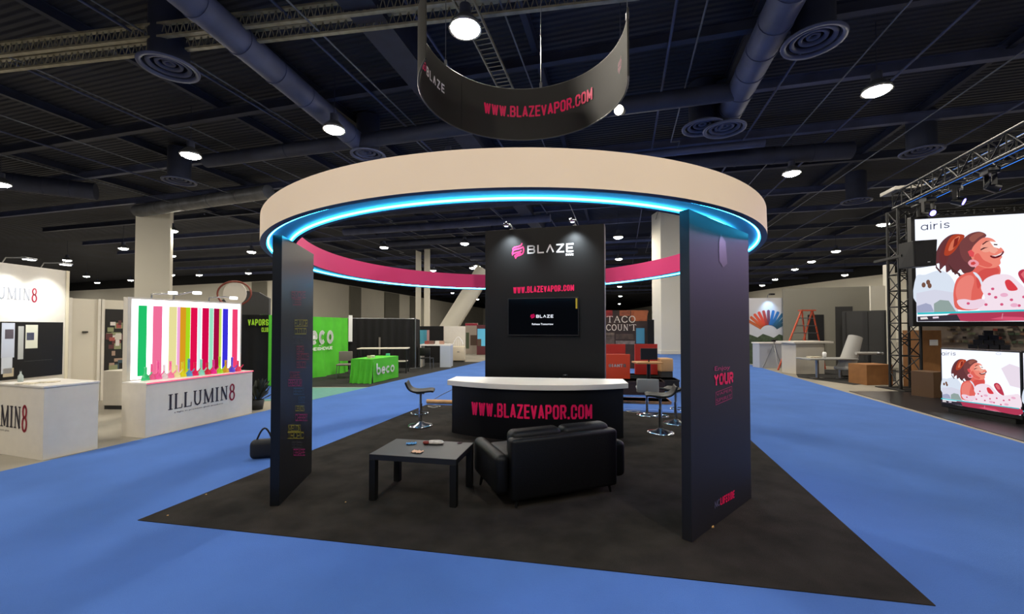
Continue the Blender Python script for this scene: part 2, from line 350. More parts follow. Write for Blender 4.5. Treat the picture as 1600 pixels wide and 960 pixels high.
# walls of the hall: polyline through the measured wall tops
HW = 8.2
def wp(px, ytop, h=HW): return D(px, ytop, (h-EYE)*F_PX/(HORIZON-ytop))
wl = [wp(-160, 458), wp(108, 455), wp(417, 439), wp(487, 436)]
wb = [wp(487, 436), wp(755, 482)]
wbb = [wp(755, 482), wp(960, 488), wp(1020, 478)]
wr = [wp(1020, 478), wp(1110, 466), wp(1200, 452), wp(1320, 436), wp(1420, 424), wp(1800, 400)]
def wall(name, pts, m, z0=0, z1=HW, t=.4):
    mb = MB()
    for a, b in zip(pts, pts[1:]):
        d = Vector((b.x-a.x, b.y-a.y, 0)).normalized(); n = Vector((-d.y, d.x, 0))*t
        mb.prism([(a.x, a.y), (b.x, b.y), (b.x+n.x, b.y+n.y), (a.x+n.x, a.y+n.y)], z0, z1)
    return struct(name, mb, m)
for nm, p in (('wall_left', wl), ('wall_back', wb), ('wall_far', wbb), ('wall_right', wr)):
    wall(nm, p, WALL); wall('trim_upper_'+nm[5:], p, UPPER, HW, 9.6)
# shallow pilasters on the back wall, in pairs of greyer bays
for i, (x0, x1) in enumerate(((545, 562), (600, 622), (395, 417), (640, 652))):
    def onwall(px):
        Fw = Face(wb[0], wb[1]) if px > 487 else Face(wl[2], wl[3]); return Fw
    Fw = onwall(x0); a = Fw.at(x0, 500)[0]; b = Fw.at(x1, 500)[0]
    mb = MB().box(a, b, -.25, -.02, 0, HW-.1); o = struct('wall_pilaster_%s' % 'abcd'[i], mb, WALLG); o.location = Fw.p; o.rotation_euler.z = Fw.rz
CEIL = 9.6
strip('ceiling', [(-110, -14), (110, -14), (110, 190), (-110, 190)], CEIL, CEIL+.2, DECK)

def column(px0, px1, depth, ztop, label, split=.45, rz=None, name='column'):
    a, b = D(px0, 500, depth), D(px1, 500, depth); wv = (b.x-a.x)/(math.cos(.42)+math.sin(.42))
    t = MB().box(-wv/2, wv/2, -wv/2, wv/2, 0, ztop)
    t.box(-wv/2-.04, wv/2+.04, -wv/2-.04, wv/2+.04, 0, .25)
    o = t.build('concrete_column', WALL, bevel=.03); o.location = ((a.x+b.x)/2, depth, 0); o.rotation_euler.z = .42 if rz is None else rz
    return tag(o, label, 'column')
column(213, 267, 25.5, 9.1, 'large square cream column rising behind the glowing striped display', rz=.6)
column(1020, 1062, 27, 9.2, 'broad cream column beyond the red boards, cut by black side panel', rz=.1)
column(648, 659, 42, CEIL, 'thin cream column behind the black drapes, first of a close pair', rz=.2)
column(661, 673, 42, CEIL, 'thin cream column beside the sloping brace, second of a close pair', rz=.2)
column(1383, 1397, 17.5, 4.35, 'narrow pale column next to the black truss tower', rz=.1)
# the sloping brace
a, b = D(686, 513, 40), D(738, 448, 40)
tag(MB().cyl(a-Vector((0, 0, 1.5)), b+Vector((1.2, 0, 1.6)), 1.0, 4).build('diagonal_brace', WALL), 'thick cream concrete brace sloping up to the roof', 'brace')

# ------------------------------------------------------------------ ceiling steel
def tubeline(name, a, b, r, m, label, cat, group=None, n=20, joints=0):
    a, b = Vector(a), Vector(b); root = thing(name, label, cat, a, 0, group)
    d = b-a; MB().cyl((0, 0, 0), d, r, n).build('duct_body', m, root)
    if joints:
        for i in range(1, joints):
            p = d*(i/joints); q = d.normalized()*.03
            MB().cyl(p-q, p+q, r*1.05, n).build('joint_band', m, root)
    return root
da, db = G(312, 10, 8.5), G(592, 250, 8.5); dd = (da-db).normalized()
tubeline('round_air_duct', da+dd*6, db, .34, NAVY, 'long round blue-grey duct slanting above the cream ring from upper left', 'duct', joints=12)
da, db = G(1228, 0, 8.5), G(1133, 190, 8.5); dd = (da-db).normalized()
tubeline('round_air_duct', da+dd*6, db, .36, NAVY, 'round duct slanting right of the hanging black ring, ending in a diffuser', 'duct', joints=12)
tubeline('round_air_duct', G(880, 265, 8.6), G(1330, 235, 8.6), .33, NAVYD, 'dark round duct running crosswise behind the ring at right', 'duct', joints=8)
tubeline('round_air_duct', G(215, 330, 8.6), G(420, 300, 8.6), .35, mat('pale_duct', '6a6d74', rough=.5, metal=.4, noise=.3, nscale=2), 'pale grey duct resting above the large square column', 'duct', joints=5)
tubeline('round_air_duct', G(-20, 280, 8.6), G(150, 300, 8.6), .42, NAVYD, 'thick dark duct near the picture edge, above the white booth', 'duct', joints=4)
# main beams along the hall
def ibeam(name, a, b, h, wd, m, label, group=None):
    a, b = Vector(a), Vector(b); L = (b-a).length; rz = math.atan2(b.y-a.y, b.x-a.x)
    t = thing(name, label, 'beam', a, rz, group)
    MB().box(0, L, -.02, .02, .03, h-.03).build('web', m, t)
    MB().box(0, L, -wd/2, wd/2, 0, .03).build('bottom_flange', m, t)
    MB().box(0, L, -wd/2, wd/2, h-.03, h).build('top_flange', m, t)
    return t
ba, bb = G(560, 10, 8.7), G(745, 240, 8.7); dv = (ba-bb).normalized()
t = thing('box_girder', 'broad rectangular girder crossing behind the hanging ring from the upper left', 'girder', (0, 0, 0))
mbx = MB(); n_ = Vector((-dv.y, dv.x, 0))*.38; p0, p1 = ba+dv*6, bb-dv*50
mbx.prism([(p0.x-n_.x, p0.y-n_.y), (p1.x-n_.x, p1.y-n_.y), (p1.x+n_.x, p1.y+n_.y), (p0.x+n_.x, p0.y+n_.y)], 8.7, 9.5).build('girder_body', NAVYD, t)
for k in range(8): q = p0+(p1-p0)*(k/9+.05); MB().prism([(q.x-n_.x*1.04, q.y-n_.y*1.04), (q.x-n_.x*1.04-dv.x*.1, q.y-n_.y*1.04-dv.y*.1), (q.x+n_.x*1.04-dv.x*.1, q.y+n_.y*1.04-dv.y*.1), (q.x+n_.x*1.04, q.y+n_.y*1.04)], 8.69, 9.5).build('joint_plate', NAVYD, t)
# purlins crossing the hall
where = ['just behind the double lattice girder', 'passing behind the hanging ring', 'crossing over the cream ring', 'beyond the near lamps', 'near the round diffusers', 'before the square column', 'beyond the square column', 'over the green booth', 'behind the green booth', 'over the far drapes', 'over the far booths', 'in the depth of the hall', 'further into the hall', 'deep in the hall', 'near the hall end', 'at the far wall']
for i in range(16):
    s_ = 11.2+i*2.9*(1+i*.06); c_ = V*s_
    a = c_-U*(34+i*3); b = c_+U*(30+i*3)
    ibeam('roof_purlin', (a.x, a.y, 8.95+.08*(i % 2)), (b.x, b.y, 8.95+.08*(i % 2)), .32, .2, NAVY if i % 3 else NAVYD,
          'dark blue steel purlin %s' % where[i], 'crosswise roof purlins')
# beams along the hall
pl = ['far left of the column', 'left of the square column', 'over the striped display', 'left of the round duct', 'between duct and girder', 'right of the hanging ring', 'right of the second duct', 'over the large screen', 'over the screen booth edge']
for i, off in enumerate((-26, -19.5, -13.5, -9.6, -2.3, 3.2, 10.2, 17, 24)):
    a = U*off+V*2; b = U*off+V*95
    ibeam('roof_beam', (a.x, a.y, 9.28), (b.x, b.y, 9.28), .3, .16, NAVYD, 'dark lengthwise roof beam %s' % pl[i], 'lengthwise roof beams')
# thin pipes along the hall
pp = ['left end', 'beside the left beam', 'above the left lamps', 'next to the round duct', 'over the cream ring', 'beside the hanging ring', 'right of the hanging ring', 'near the right duct', 'above the right lamps', 'over the screens']
for i, off in enumerate((-22, -16, -11.5, -7.4, -4.6, 1.2, 4.6, 7.6, 12.5, 20)):
    a = U*off+V*3; b = U*(off+random.uniform(-.5, .5))+V*70
    tag(MB().cyl((a.x, a.y, 8.9), (b.x, b.y, 8.9), .035, 8).build('sprinkler_pipe', NAVY), 'thin dark sprinkler pipe running lengthwise, %s' % pp[i], 'pipe', 'sprinkler pipes')
GC_ = mat('pale_conduit', '5e6472', rough=.5, noise=.3, nscale=1)
random.seed(9)
cdesc = 'first second third fourth fifth sixth seventh eighth ninth tenth eleventh twelfth'.split()
for i in range(12):
    off = -24+i*4.3; z = 8.6+.07*(i % 4); pts = []; y = 6
    x = off
    while y < 46:
        pts.append(U*x+V*y+Vector((0, 0, z))); y += random.uniform(4, 9); 
        if random.random() < .35: pts.append(U*x+V*y+Vector((0, 0, z))); x += random.uniform(-1.2, 1.2)
    tag(MB().tube(pts, .022, 6).build('electric_conduit', GC_), 'thin pale electric conduit bending below the roof, %s from the left' % cdesc[i], 'conduit')
for i in range(9):
    s_ = 13+i*4.2; x0 = random.uniform(-20, -4)
    a = V*s_+U*x0+Vector((0, 0, 8.45+.1*(i % 2))); b = a+U*random.uniform(10, 22)
    r_ = tubeline('branch_duct', a, b, random.choice((.14, .2, .25)), NAVY if i % 2 else NAVYD, 'medium dark branch duct crossing the roof, %s from the front' % cdesc[i], 'duct', joints=5)
# pair of lattice girders at the top of the view
def lattice(a, b, h, label, n):
    a, b = Vector(a), Vector(b); L = (b-a).length; rz = math.atan2(b.y-a.y, b.x-a.x)
    t = thing('lattice_girder', label, 'girder', a, rz, 'pair of lattice girders')
    MB().box(0, L, -.05, .05, 0, .05).build('bottom_chord', GALV, t)
    MB().box(0, L, -.05, .05, h-.05, h).build('top_chord', GALV, t)
    m = MB()
    for i in range(n):
        x = L*i/n; m.cyl((x, 0, .03), (x+L/n*.5, 0, h-.03), .012, 5); m.cyl((x+L/n*.5, 0, h-.03), (x+L/n, 0, .03), .012, 5)
    m.build('web', GALV, t)
a, b = G(-30, 116, 8.55), G(1000, -2, 8.55)
lattice(a, b, .34, 'pale lattice girder at the top, lower one of the pair', 90)
a, b = G(-30, 92, 8.6), G(930, -20, 8.6)
lattice(a, b, .36, 'pale lattice girder at the top, upper one of the pair', 90)
# cable ladder above the hanging ring
a, b = G(742, 40, 8.4), G(790, 140, 8.4); L = (b-a).length; rz = math.atan2(b.y-a.y, b.x-a.x)
t = thing('cable_ladder', 'steel cable ladder seen through the hanging black ring', 'cable tray', a, rz)
for s_ in (-.2, .2): MB().box(-1, L+1, s_-.015, s_+.015, 0, .08).build('side_rail', GALV, t)
for i in range(26): MB().cyl((-.9+i*(L+1.8)/25, -.2, .03), (-.9+i*(L+1.8)/25, .2, .03), .014, 6).build('rung', GALV, t)
# round ceiling diffusers on stub ducts
dif = thing('ceiling_diffuser', 'round ringed diffuser left of the long duct, below lattice girder', 'air diffuser', G(264, 107, 8.1), 0, 'round ceiling diffusers')
for r0, r1, z in ((.52, .62, 0), (.36, .45, .05), (.2, .28, .09), (.06, .13, .12)):
    MB().lathe([(r0, z+.05), (r0+.01, z), (r1, z-.015), (r1+.015, z+.03), (r0, z+.05)], n=32).build('ring_vane', NAVY, dif)
MB().lathe([(.5, .06), (.42, .2), (.42, 1.42)], n=24).build('stub_duct', NAVYD, dif)
for px, py, z, lb in ((280, 284, 8.0, 'round ringed diffuser hanging below and left of the left lamp'), (1271, 66, 8.1, 'round ringed diffuser high right, beside the second duct'),
                      (1132, 203, 8.0, 'round ringed diffuser at the end of the right duct'), (1098, 200, 8.1, 'round ringed diffuser just left of the right duct end'),
                      (575, 243, 8.1, 'round ringed diffuser touching the cream ring outline at the duct end'), (1440, 238, 8.0, 'round ringed diffuser above the truss tower'),
                      (1338, 315, 7.9, 'round ringed diffuser low over the truss tower lamps')):
    dup(dif, G(px, py, z), 0, lb)

# high bay lamps
LZ = 7.8
lampdesc = [
 (727, 45, 'very bright lamp seen inside the hanging black ring'), (1370, 142, 'bright oval lamp high right above the screens'), (522, 203, 'bright lamp beside the round duct, left above the cream ring'),
 (298, 243, 'bright lamp above the square column'), (1237, 271, 'bright lamp just right of the cream ring top'), (600, 387, 'lamp framed by the ring opening, left one'),
 (726, 381, 'lamp in the ring opening beside the black tower wall'), (966, 371, 'upper lamp right of the black tower wall'), (967, 405, 'second lamp down right of the black tower wall'),
 (968, 448, 'third lamp down right of the tower, under the pink band'), (969, 463, 'fourth lamp down right of the tower wall'), (968, 475, 'lowest lamp over the brown menu board'),
 (393, 394, 'lamp left of the ring edge and above another lamp'), (388, 427, 'lower lamp left of the black left panel'), (311, 430, 'small lamp right of the square column'),
 (105, 407, 'lamp over the white booth wall end'), (135, 432, 'lamp between white booth wall and column'), (152, 442, 'small lamp low between booth wall and column'),
 (204, 438, 'tiny lamp touching the column left side'), (269, 361, 'lamp half hidden at the column right side, upper'), (268, 400, 'lamp half hidden at the column right side, middle'),
 (268, 430, 'lamp half hidden at the column right side, lower'), (1, 288, 'lamp cut by the picture edge over the white booth'), (677, 423, 'lamp just above the pink band'),
 (745, 416, 'lamp near the black tower wall edge, white'), (738, 419, 'small warm lamp near the tower wall edge'), (707, 458, 'tiny lamp under the cyan strip'),
 (745, 463, 'tiny lamp beside the sloping brace, upper'), (746, 468, 'tiny lamp beside the sloping brace, lower'), (1380, 351, 'lamp touching the truss tower'),
 (1306, 393, 'second lamp in the row from the truss tower'), (1268, 409, 'third lamp in the row from the truss tower'), (1242, 421, 'fourth lamp in the row from the truss tower'),
 (1211, 437, 'fifth lamp in the row, over the fan poster'), (1320, 430, 'lamp above the grey booth walls'), (1191, 446, 'tiny lamp next to the black right panel')]
def make_lamp(label):
    t = thing('high_bay_lamp', label, 'lamp', (0, 0, 0), 0, 'high bay hall lamps')
    rfl = MB().lathe([(.30, -.01), (.335, -.02), (.30, .09), (.16, .24), (.10, .28)], n=28).build('reflector', STEEL, t)
    MB().lathe([(0, -.11), (.1, -.105), (.2, -.075), (.26, -.04), (.29, 0)], n=28).build('lens', LAMP, rfl)
    b = MB().cyl((0, 0, .26), (0, 0, .48), .12, 14).build('ballast', NAVYD, t)
    MB().cyl((0, 0, .48), (0, 0, CEIL-LZ), .012, 6).build('cord', NAVYD, t)
    return t
lp = make_lamp(lampdesc[0][2]); lp.location = G(727, 45, LZ)
for px, py, lb in lampdesc[1:]: dup(lp, G(px, py, LZ), 0, lb)
for i, (x, y) in enumerate(((-3.6, -2.2), (3.4, -1.6), (-8.5, 3.6), (10.8, 2.4), (-1.5, -8), (6, -8), (-12, -3), (-27, 19), (-22, 8), (-30, 32), (25, 15), (19, 6), (-52, 40), (28, 21))):
    dup(lp, (x, y, LZ), 0, 'unseen hall lamp added outside the view')  # unseen lamps added around the view to light fascia, column and carpet

# unseen lamps added behind tower, panels, ring and near booths to brighten the walls
for px, py in ((860, 400), (800, 440), (850, 452), (910, 462), (440, 420), (455, 438), (470, 450), (1100, 430), (1140, 455), (20, 440), (60, 452), (84, 446), (1500, 420), (1560, 380), (520, 425), (840, 300), (700, 250), (1000, 300), (230, 370), (240, 400), (245, 420)):
    dup(lp, G(px, py, LZ), 0, 'added hall lamp hidden from view, to brighten the far walls')
# ================================================================== THE BLACK BOOTH
RC = Vector((.017, 5.813, 0)); RH, RR, RI, RT = 2.573, 3.038, 2.711, .272
TA, TB = .012, -.023
def ringz(x, y): return RH+TA*(x-RC.x)+TB*(y-RC.y)
ring = thing('canopy_ring', 'large round cream canopy ring with pink inside and cyan light strips underneath', 'canopy ring', (RC.x, RC.y, RH))
ring.rotation_euler = (math.atan(TB), -math.atan(TA), 0)
N = 160
def band(prof, name, m): return MB().lathe(prof, n=N).build(name, m, ring)
band([(RR, 0), (RR, RT)], 'outer_fascia', CREAM)
band([(RI, RT), (RI, 0)], 'inner_fascia', PINKF)
band([(RI, RT), (RR, RT)], 'top_cover', BLKM)
LPW, REC = .058, .030
MB().lathe([(RR, 0), (RR-LPW, 0)], n=N).lathe([(RR-LPW, 0), (RR-LPW, REC)], n=N).build('outer_lip', LIP, ring)
MB().lathe([(RI, 0), (RI+LPW*.7, 0)], n=N).lathe([(RI+LPW*.7, 0), (RI+LPW*.7, REC)], n=N).build('inner_lip', LIP, ring)
band([(RI+LPW*.7, REC), (RR-LPW, REC)], 'soffit', SOFFIT)
for r_, nm in ((RR-LPW-.016, 'led_strip'), (RI+LPW*.7+.016, 'led_strip')):
    o = MB().tube([(r_*math.cos(2*PI*i/N), r_*math.sin(2*PI*i/N), .017) for i in range(N)], .009, 8, True).build(nm, LEDC, ring); o['label'] = 'glowing cyan light strip'
def screw_panel(): pass

# side panels
def side_panel(A, B, Cc, label, frac):
    A, B, Cc = Vector(A), Vector(B), Vector(Cc)
    Fp = Face((B.x, B.y), (Cc.x, Cc.y))
    if frac < 0: pass
    t = Fp.root('graphic_board', label, 'panel')
    th = max(.07, (A-B).length)
    Z = []
    mb = MB(); sg = 1
    # local y positive goes behind the visible face
    for x in (0, Fp.w):
        for y in (0, th):
            q = Fp.p+Fp.d*x-Fp.n*y; Z.append(min(ringz(q.x, q.y), 9)-.003)
    vs = [(0, 0, FLR), (Fp.w, 0, FLR), (Fp.w, th, FLR), (0, th, FLR), (0, 0, Z[0]), (Fp.w, 0, Z[2]), (Fp.w, th, Z[3]), (0, th, Z[1])]
    mb.add(vs, [(0, 3, 2, 1), (4, 5, 6, 7), (0, 1, 5, 4), (2, 3, 7, 6), (1, 2, 6, 5), (3, 0, 4, 7)], False)
    mb.build('board', mat('glossy_vinyl_board', '1a1a20', rough=.55, spec=.4) if frac > 0 else mat('dark_vinyl_board', '0f1115', rough=.4, spec=.4), t, bevel=.003)
    return t, Fp
pr, Fr = side_panel(G(1064, 847), G(1081, 851), G(1174, 781), 'tall glossy black panel on the right with pink lettering, holding up the ring', 1)
pk2 = mat('dim_pink_print', 'b02a66', rough=.45); grp = mat('violet_grey_print', '5b5a78', rough=.5)
m = MB(); put_text(m, 'Enjoy', quad_fn(Fr.at(1116, 582), Fr.at(1140, 579), Fr.at(1140, 571), Fr.at(1116, 573)), .005)
m.build('lettering', pk2, pr)
m = MB(); block_text(m, 'YOUR', quad_fn(Fr.at(1115, 603), Fr.at(1145, 599), Fr.at(1145, 581), Fr.at(1115, 585)), Fr.at(1145, 599)[0]-Fr.at(1115, 603)[0], Fr.at(1115, 585)[1]-Fr.at(1115, 603)[1], .24); m.build('lettering', PINK, pr)
m = MB(); x0, z0 = Fr.at(1118, 633); x1, z1 = Fr.at(1143, 604)
m.stroke([(x0, z0), (x1, z0+.02), (x1, z1), (x0, z1-.02), (x0, z0)], .005)
put_text(m, 'VAPER', quad_fn((x0+.01, (z0+z1)/2+.01), (x1-.01, (z0+z1)/2+.02), (x1-.01, z1-.015), (x0+.01, z1-.03)), -.005)
put_text(m, 'SPIRIT', quad_fn((x0+.01, z0+.015), (x1-.01, z0+.03), (x1-.01, (z0+z1)/2-.005), (x0+.01, (z0+z1)/2-.015)), -.005); m.build('lettering', pk2, pr)
m = MB(); block_text(m, 'LIFESIDE', quad_fn(Fr.at(1125, 790), Fr.at(1147, 778), Fr.at(1147, 766), Fr.at(1125, 778)), .32, .09, .17); m.build('lettering', PINK, pr)
m = MB(); put_text(m, 'NC', quad_fn(Fr.at(1116, 795), Fr.at(1124, 790), Fr.at(1124, 779), Fr.at(1116, 784)), .02); m.build('lettering', grp, pr)
m = MB(); m.flat([Fr.at(*p) for p in ((1123, 378), (1126, 366), (1133, 378), (1136, 412), (1130, 418), (1123, 408))]); m.build('flame_print', mat('faint_red_print', '301626', rough=.4), pr)
plf, Fl = side_panel(G(421, 794), G(436, 793), G(487, 740), 'tall matt black panel on the left covered in small coloured words', -1)
yw = mat('dim_yellow_print', '8a8420', rough=.5); rd = mat('dim_red_print', '7c2034', rough=.5); bl = mat('dim_blue_print', '2c4c66', rough=.5); gy = mat('dim_grey_print', '3b3b3f', rough=.5); mg = mat('dim_magenta_print', '8f1f5c', rough=.5)
rows = [(460, 455, 477, 10, 'SMOKE', rd), (472, 457, 470, 9, 'LESS', rd), (505, 460, 480, 10, 'FLAVOR', yw), (518, 460, 478, 9, 'CLOUD', yw), (532, 457, 472, 10, 'TASTE', gy), (546, 463, 474, 9, 'RICH', rd), (558, 463, 482, 9, 'SMOOTH', rd), (571, 463, 478, 9, 'ENJOY', rd),
        (587, 452, 468, 9, 'VAPE', rd), (600, 450, 471, 10, 'PREMIUM', mg), (613, 458, 475, 10, 'BERRY', bl), (626, 466, 476, 9, 'MINT', bl), (640, 461, 475, 8, 'LEMON', yw), (655, 461, 480, 10, 'CHERRY', mg),
        (672, 450, 469, 10, 'MELON', yw), (684, 449, 474, 10, 'TROPIC', yw), (698, 455, 470, 9, 'SILVER', gy), (710, 458, 476, 10, 'GRAPE', mg)]
for y, xa, xb, h, wd, mm in rows:
    k = (y-512)*-.0035
    dy = (xb-xa)*-(y-512)*.0016
    m = MB(); P = [Fl.at(xa, y+h/2-dy*-.5), Fl.at(xb, y+h/2+dy*.5), Fl.at(xb, y-h/2+dy*.5), Fl.at(xa, y-h/2-dy*-.5)]
    block_text(m, wd, quad_fn(*P), abs(P[1][0]-P[0][0]), abs(P[3][1]-P[0][1])*.8, .13, joint=False)
    m.stroke([P[0], P[1]], .006); m.stroke([P[3], P[2]], .006); m.build('lettering', mm, plf)

# tower wall
T1 = D(758, 500, 7.72); T2 = D(944.5, 500, 7.17); Ft = Face(T1, T2)
tower = Ft.root('tower_wall', 'tall black tower wall with white flame logo, pink web address and a television', 'display wall')
TH = 3.50
MB().box(0, Ft.w, 0, .32, FLR, TH).build('wall_body', BLKM, tower, bevel=.006)
MB().box(Ft.w, Ft.w+.012, .0, .32, FLR, TH-.01).build('edge_strip', mat('edge_aluminium', '6a6470', rough=.4, metal=.5), tower)
pg = mat('logo_pink', 'd81e62', rough=.5)
m = MB(); fn = quad_fn(Ft.at(800, 405), Ft.at(819, 403), Ft.at(819, 380), Ft.at(800, 382)); flame_mark(m, fn); m.build('flame_logo', pg, tower)
m = MB(); block_text(m, 'BL^ZE', quad_fn(Ft.at(824, 397), Ft.at(896, 394), Ft.at(896, 380), Ft.at(824, 384)), .83, .15, .17, gap=1.5); m.build('logo_lettering', WHITEV, tower)
m = MB(); put_text(m, 'EVAPE', quad_fn(Ft.at(884, 400), Ft.at(896.5, 399.5), Ft.at(896.5, 395.8), Ft.at(884, 396.3)), .03); m.build('logo_lettering', WHITEV, tower)
m = MB(); block_text(m, 'WWW.BLAZEVAPOR.COM', quad_fn(Ft.at(802, 459), Ft.at(897, 454.5), Ft.at(897, 445), Ft.at(802, 448.5)), 1.1, .12, .17, gap=.5); m.build('web_address', PINK, tower)
# television hung on the tower
tvx0, tvz0 = Ft.at(795, 527); tvx1, tvz1 = Ft.at(905, 464)
tv = thing('television', 'black flat television with small logo on screen, on the tower wall', 'television', Ft.p+Ft.d*tvx0+Ft.n*.07, Ft.rz)
W_, H0, H1 = tvx1-tvx0, tvz0+.03, tvz1-.01
MB().box(0, W_, 0, .05, H0, H1).build('casing', BLKP, tv, bevel=.006)
MB().box(W_*.3, W_*.7, .05, .068, H0+.15, H1-.15).build('wall_bracket', BLKP, tv)
scr = MB().rect(.015, H0+.02, W_-.015, H1-.015, -.001).build('screen', mat('tv_glass', '020305', rough=.08, spec=.6), tv)
def tvq(a, b, c, d): return quad_fn((a*W_, H0+b*(H1-H0)), (c*W_, H0+b*(H1-H0)), (c*W_, H0+d*(H1-H0)), (a*W_, H0+d*(H1-H0)), -.003)
m = MB(); flame_mark(m, tvq(.33, .45, .39, .58)); m.build('screen_logo', glow('tv_pink', 'e01860', 1.0), scr)
m = MB(); block_text(m, 'BL^ZE', tvq(.41, .47, .65, .55), .24*W_, .08*(H1-H0), .2, gap=1.3); m.build('screen_logo', glow('tv_white', 'f0f4ff', 1.1), scr)
m = MB(); put_text(m, 'Release Tomorrow', tvq(.35, .28, .65, .33), .02); m.build('screen_text', glow('tv_white', 'f0f4ff', 1.1), scr)
MB().rect(W_-.055, H1-.2, W_-.025, H1-.02, -.004).build('sticker', mat('yellow_sticker', 'b8a020'), tv)
# two arm lights on top of the tower
def arm_light(x, lb):
    t = thing('arm_spotlight', lb, 'spotlight', Ft.p+Ft.d*x+Vector((0, 0, TH)), Ft.rz, 'spotlights on the tower wall')
    MB().box(-.03, .03, .08, .2, 0, .03).build('clamp', STEEL, t)
    MB().tube([(0, .14, .02), (0, .14, .07), (0, .0, .1), (0, -.22, .06)], .009, 6).build('arm', STEEL, t)
    MB().lathe([(.02, .05), (.05, .03), (.055, -.03), (.045, -.04)], c=(0, -.25, .03), n=14).build('lamp_head', CHROME, t)
    MB().lathe([(0, 0), (.035, 0)], c=(0, -.25, .0), n=12).build('bulb', glow('halogen', 'dfeeff', 12), t)
    L = bpy.data.lights.new('spot_beam', 'SPOT'); L.energy = 95; L.color = (.8, .92, 1); L.spot_size = 1.7; L.spot_blend = 1; L.shadow_soft_size = .05
    o = bpy.data.objects.new('spot_beam', L); C.objects.link(o); o.parent = t; o.location = (0, -.27, -.03); o.rotation_euler = (math.radians(24), 0, 0)
    return t
arm_light(Ft.at(797, 356)[0], 'small chrome arm spotlight on the tower top above the flame logo')
arm_light(Ft.at(897, 352)[0], 'small chrome arm spotlight on the tower top, nearer its right corner')

# counter
E1, E2 = Vector((-.965, 6.72, 0)), Vector((1.70, 6.38, 0)); ch = E2-E1; SG = .36
CR = ((ch.length/2)**2+SG**2)/(2*SG); cdir = ch.normalized(); cn = Vector((cdir.y, -cdir.x, 0))   # cn points at the viewer
CC = (E1+E2)/2-cn*(CR-SG); half = math.asin(ch.length/2/CR); base_ang = math.atan2(cn.y, cn.x)
cz = .86
counter = thing('reception_counter', 'curved black reception counter with thick white top and large pink web address', 'counter', (CC.x, CC.y, 0))
def arcpts(r, a, n=40): return [(r*math.cos(base_ang+t), r*math.sin(base_ang+t)) for t in (-a+2*a*i/n for i in range(n+1))]
BD = .42
loc = lambda P: (P.x-CC.x, P.y-CC.y)
back = [loc(E2-cn*BD), loc(E1-cn*BD)]
fr = arcpts(CR, half)
if (Vector(fr[0])-Vector(loc(E1))).length > (Vector(fr[-1])-Vector(loc(E1))).length: fr = fr[::-1]
MB().prism(fr+back, FLR, cz-.085).build('counter_body', BLK, counter)
ext = cdir*.06
fr2 = arcpts(CR+.06, half+.018)
if (Vector(fr2[0])-Vector(loc(E1))).length > (Vector(fr2[-1])-Vector(loc(E1))).length: fr2 = fr2[::-1]
MB().prism(fr2+[loc(E2-cn*(BD+.06)+ext), loc(E1-cn*(BD+.06)-ext)], cz-.085, cz-.005).build('counter_top', WHITE, counter, bevel=.006)
def cylhit(px, py, c, R, near):
    r = ray(px, py); ox, oy = -c.x, -c.y; A = r.x**2+r.y**2; B = 2*(ox*r.x+oy*r.y); K = ox*ox+oy*oy-R*R
    q = math.sqrt(max(0, B*B-4*A*K)); t = (-B-q)/(2*A) if near else (-B+q)/(2*A)
    a = math.atan2(r.y*t-c.y, r.x*t-c.x)
    return (a+2*PI if a < -PI*.8 else a), EYE+r.z*t
def cyl_fn(q00, q10, q11, q01, R):
    def fn(u, v):
        a = (1-u)*(1-v)*q00[0]+u*(1-v)*q10[0]+u*v*q11[0]+(1-u)*v*q01[0]
        z = (1-u)*(1-v)*q00[1]+u*(1-v)*q10[1]+u*v*q11[1]+(1-u)*v*q01[1]
        return (R*math.cos(a), R*math.sin(a), z)
    return fn
ca, cz1 = cylhit(737, 632, CC, CR, True)[0], cylhit(830, 632.5, CC, CR, True)[1]
cb = cylhit(925, 632, CC, CR, True)[0]; cz0 = cylhit(830, 655, CC, CR, True)[1]
m = MB(); block_text(m, 'WWW.BLAZEVAPOR.COM', cyl_fn((ca, cz0), (cb, cz0), (cb, cz1), (ca, cz1), CR+.005), abs(cb-ca)*CR, cz1-cz0, .15, gap=.45); m.build('web_address', PINK, counter)
# small dark puck on the counter
t = thing('tape_roll', 'small dark tape roll lying on the white counter top', 'tape roll', G(883, 588.5, cz))
MB().lathe([(.02, 0), (.04, 0), (.042, .03), (.02, .03), (.02, 0)], n=20).build('roll', BLKP, t); MB().lathe([(.019, 0), (.019, .028)], n=16).build('core', CARD, t)

# hanging ring sign
HC = Vector((.15, 5.82, 0)); HR, HZ0, HZ1 = 1.43, 5.0, 5.90
sign = thing('hanging_ring_sign', 'round black fabric sign hanging above, pink web address inside it', 'hanging sign', (HC.x, HC.y, 0))
SIGNF = mat('sign_fabric', '302f2b', rough=.75, noise=.05, nscale=1)
a0, a1 = math.radians(-18), math.radians(213)             # open towards the viewer
ns = 150; ang = [a0+(a1-a0)*i/ns for i in range(ns+1)]
vs = []; fs = []
for rr in (HR, HR+.02):
    for z in (HZ0, HZ1): vs += [(rr*math.cos(t), rr*math.sin(t), z) for t in ang]
n1 = ns+1
for i in range(ns):
    fs += [(i, i+1, n1+i+1, n1+i), (2*n1+i+1, 2*n1+i, 3*n1+i, 3*n1+i+1), (i+1, i, 2*n1+i, 2*n1+i+1), (n1+i, n1+i+1, 3*n1+i+1, 3*n1+i)]
fs += [(0, n1, 3*n1, 2*n1), (ns, 2*n1+ns, 3*n1+ns, n1+ns)]
MB().add(vs, fs, False).build('sign_fabric', SIGNF, sign)
for z in (HZ0, HZ1): MB().tube([((HR+.01)*math.cos(t), (HR+.01)*math.sin(t), z) for t in ang], .012, 6).build('hem', mat('hem_grey', '55554f', rough=.4), sign)
